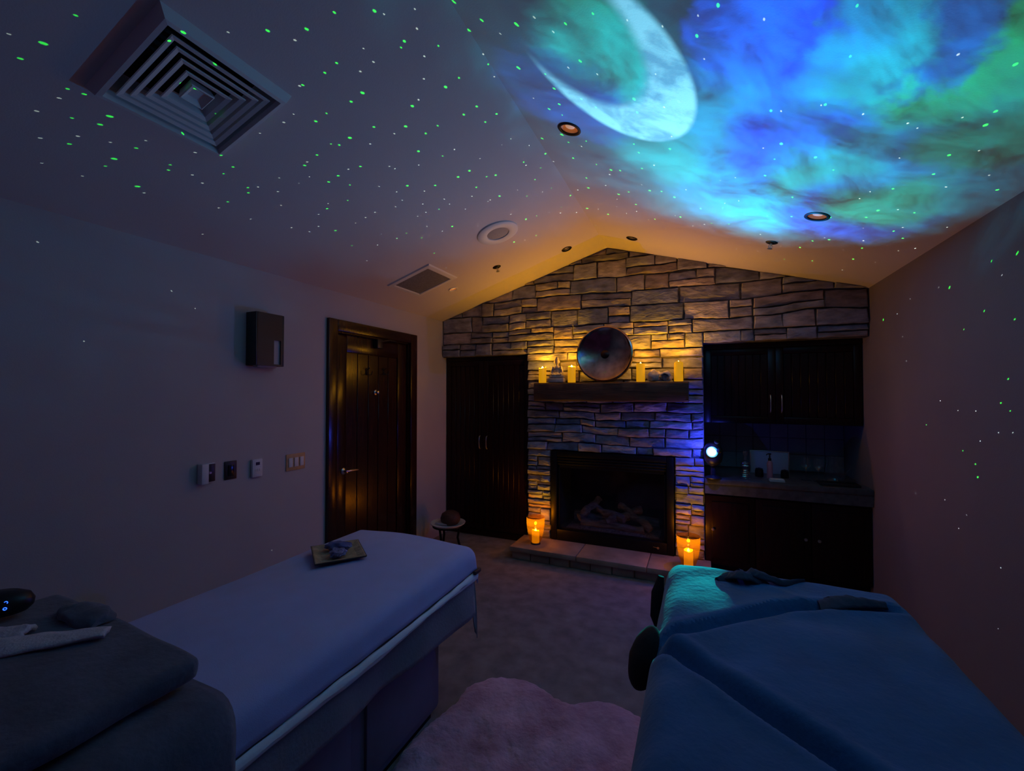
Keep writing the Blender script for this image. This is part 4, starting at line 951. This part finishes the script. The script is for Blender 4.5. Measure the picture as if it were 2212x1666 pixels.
# slate blanket layers at the head of the left table
def rumple(x_, y_): return .012*nz(x_*5, y_*5, 2)
bm = drape(0, -1.74, -1.065, -.1, .64, .855, .2, .76, .04, .05, .085, .024, .018, 6, 3.1, hf=rumple, flare=.04)
o = obj('plush_blanket', bm, MT['navy']); solid(o, .018); tag(o, 'dark slate plush blanket hanging over the head end of the left table', 'blanket')
bm = NB()
def slab(a, b2):
    x_ = -1.80+.70*a; y_ = .0+.665*b2
    return Vector((x_+.015*nz(y_*6, 1), y_+.02*nz(x_*4, 4)-.01*a, .953+.016*nz(x_*3, y_*3, 9)-.02*a**6+.01*(1-b2)))
grid(bm, 34, 30, slab)
o = obj('folded_blanket', bm, MT['navy']); solid(o, .055, -1); mb = o.modifiers.new('b', 'BEVEL'); mb.width = .022; mb.segments = 3; mb.limit_method = 'ANGLE'
tag(o, 'thick folded dark slate blanket lying on top at the head of the left table', 'blanket')
e = o
# bundled dark cloth behind the towel
bm = NB(); ball(bm, (0, 0, 0), (.10, .045, .028), 4, .18, 3)
for v in bm.verts: v.co.z = max(v.co.z, 0)+.006*nz(v.co.x*20, v.co.y*9, 2)
p = at(205, 1322, (0, 0, 1), .96); o = obj('dark_cushion', bm, MT['navy']); o.location = (p.x, p.y-.02, .958); tag(o, 'dark rumpled cloth roll behind the towel', 'cloth')
# towel: two loose folds
bm = NB()
def tw(a, b2):
    return Vector((-.15+.33*a, (-.05+.10*b2)*(1-.55*a*a)+.010*nz(a*5, 2), .010+.020*math.sin(PI*b2)**.6*(1.0-.75*max(0, a-.35)/.65)*(1+.3*nz(a*9, b2*4, 3))))
grid(bm, 40, 18, tw)
p = at(75, 1392, (0, 0, 1), .97)
o = obj('towel', bm, MT['towel']); o.location = (-1.487, .462, .957); o.rotation_euler = (0, 0, .80); solid(o, .012); tag(o, 'crumpled pale grey towel on the dark folded blanket', 'towel')
bm = NB()
def tw2(a, b2): return Vector((-.18+.19*a+.008*nz(b2*6, 1), (.022+.085*b2)*(1-.2*a), .012+.03*math.sin(PI*b2)**.7*(1-.35*a)+.006*nz(a*8, b2*5, 6)))
grid(bm, 26, 12, tw2); t2 = obj('towel_fold', bm, MT['towel'], o); solid(t2, .012)
# clock
p = at(-48, 1318, (0, 0, 1), 1.0)
e = empty('digital_clock', (p.x-.01, p.y+.03, .972)); e.rotation_euler = (0, 0, .95); tag(e, 'dark oval clock with glowing blue digits at the left edge', 'clock')
bm = NB(); lathe(bm, [(0, 0), (.062, 0), (.072, .012), (.074, .028), (.066, .044), (.045, .055), (0, .058)], (0, 0, 0), 36, None, 1.05, .62); obj('case', bm, MT['blackpl'], e)
bm = NB()
def seg_(bm, x_, z_, w_, h_): 
    box(bm, (x_-w_/2, -.052+z_*.35, z_-h_/2), (x_+w_/2, -.050+z_*.35+.004, z_+h_/2))
mxs = Matrix.Rotation(0, 4, 'X')
for k, x_ in enumerate((-.034, -.012, .012)):
    for (sx_, sz_, w_, h_) in ((-.007, .006, .002, .010), (.007, .006, .002, .010), (-.007, -.006, .002, .010), (.007, -.006, .002, .010), (0, 0, .012, .002), (0, .012, .012, .002)):
        if k == 0 and sx_ < 0 and sz_ != 0: continue
        seg_(bm, x_+sx_, .030+sz_, w_, h_)
for z_ in (.024, .038):
    lathe(bm, [(.0025, 0), (.004, 0), (.004, .001), (.0025, .001)], (.035, -.050+z_*.35, z_), 14, Matrix.Rotation(PI/2, 4, 'X'))
tag(obj('digits', bm, MT['digit'], e, smooth=False), 'glowing blue display digits')
# square plate with eye pillow
p = at(730, 1197, (0, 0, 1), .80)
e = empty('square_plate', (p.x, p.y, LZ_+.044)); e.rotation_euler = (0, 0, math.radians(-38)); tag(e, 'square tan plate with dark rim on the lavender coverlet', 'plate')
bm = NB(); a = .125
rg = [[bm.verts.new((dx*s, dy*s*.86, z)) for dx, dy in ((-1, -1), (1, -1), (1, 1), (-1, 1))] for s, z in ((a*.72, .001), (a*.97, .012), (a, .016), (a*.96, .018), (a*.70, .007))]
for r1_, r2_ in zip(rg, rg[1:]):
    for k in range(4): bm.faces.new((r1_[k], r1_[(k+1) % 4], r2_[(k+1) % 4], r2_[k]))
bm.faces.new(rg[0]); bm.faces.new(rg[-1]); obj('dish', bm, MT['dish'], e, smooth=False)
bm = NB(); rg = [[bm.verts.new((dx*s, dy*s*.86, z)) for dx, dy in ((-1, -1), (1, -1), (1, 1), (-1, 1))] for s, z in ((a*.8, -.001), (a*1.0, .009), (a*1.03, .0155), (a*1.0, .0165))]
for r1_, r2_ in zip(rg, rg[1:]):
    for k in range(4): bm.faces.new((r1_[k], r1_[(k+1) % 4], r2_[(k+1) % 4], r2_[k]))
tag(obj('rim', bm, MT['dishdark'], e, smooth=False), 'dark plate rim')
bz_ = LZ_+.044+.008
bm = NB(); ball(bm, (0, 0, .022), (.062, .032, .022), 4, .35, 1)
o = obj('eye_pillow', bm, MT['satin']); o.location = (p.x-.015, p.y+.02, bz_); o.rotation_euler = (0, 0, .35); tag(o, 'shiny blue satin eye pillow on the square plate', 'eye pillow')
bm = NB(); ball(bm, (0, 0, .015), (.045, .036, .016), 4, .6, 5)
o = obj('lavender_pouch', bm, MT['lav']); o.location = (p.x+.045, p.y-.045, bz_+.006); o.rotation_euler = (0, 0, -.7); tag(o, 'speckled lavender pouch in front of the satin eye pillow', 'pouch')

# right table
RX0, RX1, RY0, RY1, RZ_ = -.085, .615, -.15, 2.0, .765
ox, oy = (RX0+RX1)/2, .9
e = empty('massage_table', (ox, oy, 0)); tag(e, 'massage table on the right under rumpled blue-grey blankets', 'massage table')
bm = NB(); box(bm, (RX0-ox, RY0-oy, .67), (RX1-ox, RY1-oy, RZ_-.012), .035, 4); obj('mattress', bm, MT['white'], e)
bm = NB(); box(bm, (-.30, -.80, .03), (.30, .92, .665), .02); obj('pedestal', bm, MT['base'], e)
bm = NB(); box(bm, (-.25, -.75, 0), (.25, .87, .03)); obj('plinth', bm, MT['black'], e)
bm = drape(0, RX0-ox, RX1-ox, RY0-oy, RY1-oy, RZ_-.003, .12, .12, .12, .1, .045, .024, .008, 7, 4.0, flare=.03); o = obj('fitted_sheet', bm, MT['darkcloth'], e); solid(o, .003)
def segd(px_, py_, a, b2):
    ax_, ay_ = a; bx_, by_ = b2; L2 = (bx_-ax_)**2+(by_-ay_)**2; t_ = max(0, min(1, ((px_-ax_)*(bx_-ax_)+(py_-ay_)*(by_-ay_))/L2))
    return math.hypot(px_-ax_-t_*(bx_-ax_), py_-ay_-t_*(by_-ay_)), ((bx_-ax_)*(py_-ay_)-(by_-ay_)*(px_-ax_))
g1 = [(-.20, 1.335), (-.02, 1.47), (.12, 1.61), (.25, 1.73), (.40, 1.80), (.60, 1.86)]
g2 = [(-.20, 1.40), (-.06, 1.315), (.08, 1.20), (.26, 1.055), (.42, .90), (.66, .70)]
def rhf(x_, y_):
    z = .004*nz(x_*9, y_*7, 4)
    d1 = min(segd(x_, y_, a, b2)[0] for a, b2 in zip(g1, g1[1:])); d2 = min(segd(x_, y_, a, b2)[0] for a, b2 in zip(g2, g2[1:]))
    z += .060*(1-math.exp(-(d1/.018)**2)) + .070*(1-math.exp(-(d2/.019)**2)) - .130
    # raised lips next to the furrows
    z += .012*math.exp(-((d1-.035)/.018)**2) + .012*math.exp(-((d2-.045)/.022)**2)
    # soft wrinkles
    z += .010*math.sin((y_*.9-x_*.35)*26+4*nz(x_*3, y_*3, 1))*max(0, nz(x_*2.2, y_*2.6, 7)+.25)
    s = (y_-1.0)+(x_-.1)*.8
    if x_ < .6 and y_ < 1.45: z += min(1, max(0, s*-3))*(.009*abs(math.sin((y_*.8-x_*.9)*21+5*nz(x_*3, y_*3, 2)))**.7-.006)
    # straight crease of the far layer
    d3 = segd(x_, y_, (.17, 1.93), (.38, 1.77))[0]; z += .012*math.exp(-(d3/.012)**2)
    return z+.045
bm = drape(0, RX0, RX1, RY0, RY1, RZ_+.022, .60, .10, .10, .1, .06, .0118, .016, 8, 5.0, hf=rhf, flare=.05)
o = obj('rumpled_blanket', bm, MT['blueb']); sm_ = o.modifiers.new('smooth', 'SMOOTH'); sm_.iterations = 9; sm_.factor = .5; solid(o, .008); tag(o, 'rumpled blue-grey blanket with deep folds covering the right massage table', 'blanket')
# dark sash lying in two loops
def ribbon(name, pts, wds, m, lab, cat, z0):
    bm = NB(); n_ = len(pts)
    def fn(a, b2):
        f = a*(n_-1); i = min(int(f), n_-2); t_ = f-i
        t2_ = t_*t_*(3-2*t_); P = Vector(pts[i]).lerp(Vector(pts[i+1]), t_); d = (Vector(pts[i+1])-Vector(pts[i])).normalized(); n2_ = Vector((-d.y, d.x, 0)).normalized()
        w_ = wds[i]+(wds[i+1]-wds[i])*t2_
        return P+n2_*w_*(b2-.5)+Vector((0, 0, .018*math.sin(PI*b2)+.004*nz(a*14, b2*5, 2)))
    grid(bm, 40, 10, fn); o = obj(name, bm, m); solid(o, .006); tag(o, lab, cat); return o
def rp(u, v, z=.835): q = at(u, v, (0, 0, 1), z); return (q.x, q.y, z+.022)
ribbon('cloth_loop', [rp(1548, 1270, .80), rp(1575, 1258, .815), rp(1600, 1254, .838), rp(1625, 1262, .825), rp(1662, 1284, .80)], [.03, .075, .085, .06, .015], MT['sash'], 'dark navy cloth strip looped near the foot of the right table', 'sash', 0)
ribbon('cloth_loop', [rp(1605, 1262, .806), rp(1622, 1250, .838), rp(1645, 1258, .835), rp(1690, 1276, .812), rp(1738, 1274, .80)], [.02, .07, .05, .03, .01], MT['sash'], 'second dark navy cloth strip loop, trailing right, near the foot of the right table', 'sash', 0)
ribbon('dark_hood', [rp(1768, 1326, .80), rp(1795, 1318, .82), rp(1835, 1314, .828), rp(1880, 1320, .82), rp(1935, 1330, .78)], [.09, .085, .08, .05, .02], MT['sash'], 'dark navy cloth bunched across the right edge of the right table', 'cloth', 0)
# dark bundle hanging at the side of the right table
bm = NB()
def bnd(a, b2):
    th = b2*2*PI; z_ = .63+.19*a; r_ = math.sin(PI*min(1, max(0.0, a))**.8)**.5 if 0 < a < 1 else 0
    return Vector((-.185+(.045+.004*nz(th, a*5))*r_*math.cos(th)*(1+.2*a)+.04*a, 1.44+.085*r_*math.sin(th), z_))
grid(bm, 24, 24, bnd); bmesh.ops.remove_doubles(bm, verts=bm.verts[:], dist=.0008)
tag(obj('dark_bolster', bm, MT['darkcloth']), 'dark rounded bolster hanging on the aisle side of the right table', 'bolster')
bm = NB(); tube(bm, [(-.157, 1.93, .79), (-.17, 1.92, .72), (-.175, 1.90, .63), (-.172, 1.88, .60)], [.012, .026, .024, .008], 12)
tag(obj('side_strap', bm, MT['darkcloth']), 'dark strap hanging from the far corner of the right table', 'strap')

# ------------------------------------------------------------------ fur rug
random.seed(8)
out_px = [(840, 1666), (872, 1612), (925, 1560), (985, 1512), (1010, 1475), (1060, 1457), (1110, 1458), (1160, 1473), (1200, 1500), (1240, 1512), (1290, 1508), (1340, 1515), (1385, 1540), (1412, 1580)]
pts = [at(u, v, (0, 0, 1), .05) for u, v in out_px]
pts = [Vector((p.x, p.y)) for p in pts]
pts += [Vector((-.20, 1.75)), Vector((-.17, 1.5)), Vector((-.24, 1.2)), Vector((-.2, .9)), Vector((-.35, .72)), Vector((-.6, .82)), Vector((-.85, .72)), Vector((-1.12, .9)), Vector((-1.02, 1.15))]
ctr = Vector((-.66, 1.45))
K = 96; rad = []
pol = sorted([(math.atan2((p-ctr).y, (p-ctr).x), (p-ctr).length) for p in pts])
def rad_at(a):
    n_ = len(pol)
    for i in range(n_):
        a0, r0 = pol[i]; a1, r1 = pol[(i+1) % n_]
        if i == n_-1: a1 += 2*PI
        aa = a if a >= a0 or i < n_-1 else a+2*PI
        if i == n_-1 and aa < a0: aa += 2*PI
        if a0 <= aa <= a1: t_ = (aa-a0)/max(1e-6, a1-a0); return r0+(r1-r0)*t_
    return pol[0][1]
bm = NB(); prof = [(.02, 1), (.15, 1), (.3, 1), (.42, 1), (.54, 1), (.64, 1), (.74, 1), (.82, .99), (.88, .96), (.93, .88), (.97, .72), (.995, .45), (1.0, .2), (.985, .02)]
prof = [(k/22, 1) for k in range(1, 20)] + [(.885, .98), (.92, .93), (.95, .84), (.975, .68), (.993, .45), (1.0, .2), (.985, .03)]
rings = []
for fr_, hh in prof:
    rg = []
    for k in range(K*2):
        a = -PI+2*PI*k/(K*2); r_ = rad_at(a)
        x_, y_ = ctr.x+math.cos(a)*r_*fr_, ctr.y+math.sin(a)*r_*fr_
        z_ = .062*hh + (.014*nz(x_*7, y_*7, 3)+.010*nz(x_*22, y_*22, 5)+.006*nz(x_*55, y_*55, 8))*hh
        j = .008*nz(x_*40, y_*40, 1) if fr_ > .9 else 0
        rg.append(bm.verts.new((x_+math.cos(a)*j, y_+math.sin(a)*j, max(.002, z_))))
    rings.append(rg)
c_ = bm.verts.new((ctr.x, ctr.y, .062))
n_ = K*2
for k in range(n_): bm.faces.new((c_, rings[0][k], rings[0][(k+1) % n_]))
for a, b2 in zip(rings, rings[1:]):
    for k in range(n_): bm.faces.new((a[k], a[(k+1) % n_], b2[(k+1) % n_], b2[k]))
tag(obj('fur_rug', bm, MT['rug'], ang=180), 'lobed dusty pink sheepskin rug on the carpet between the tables', 'rug')
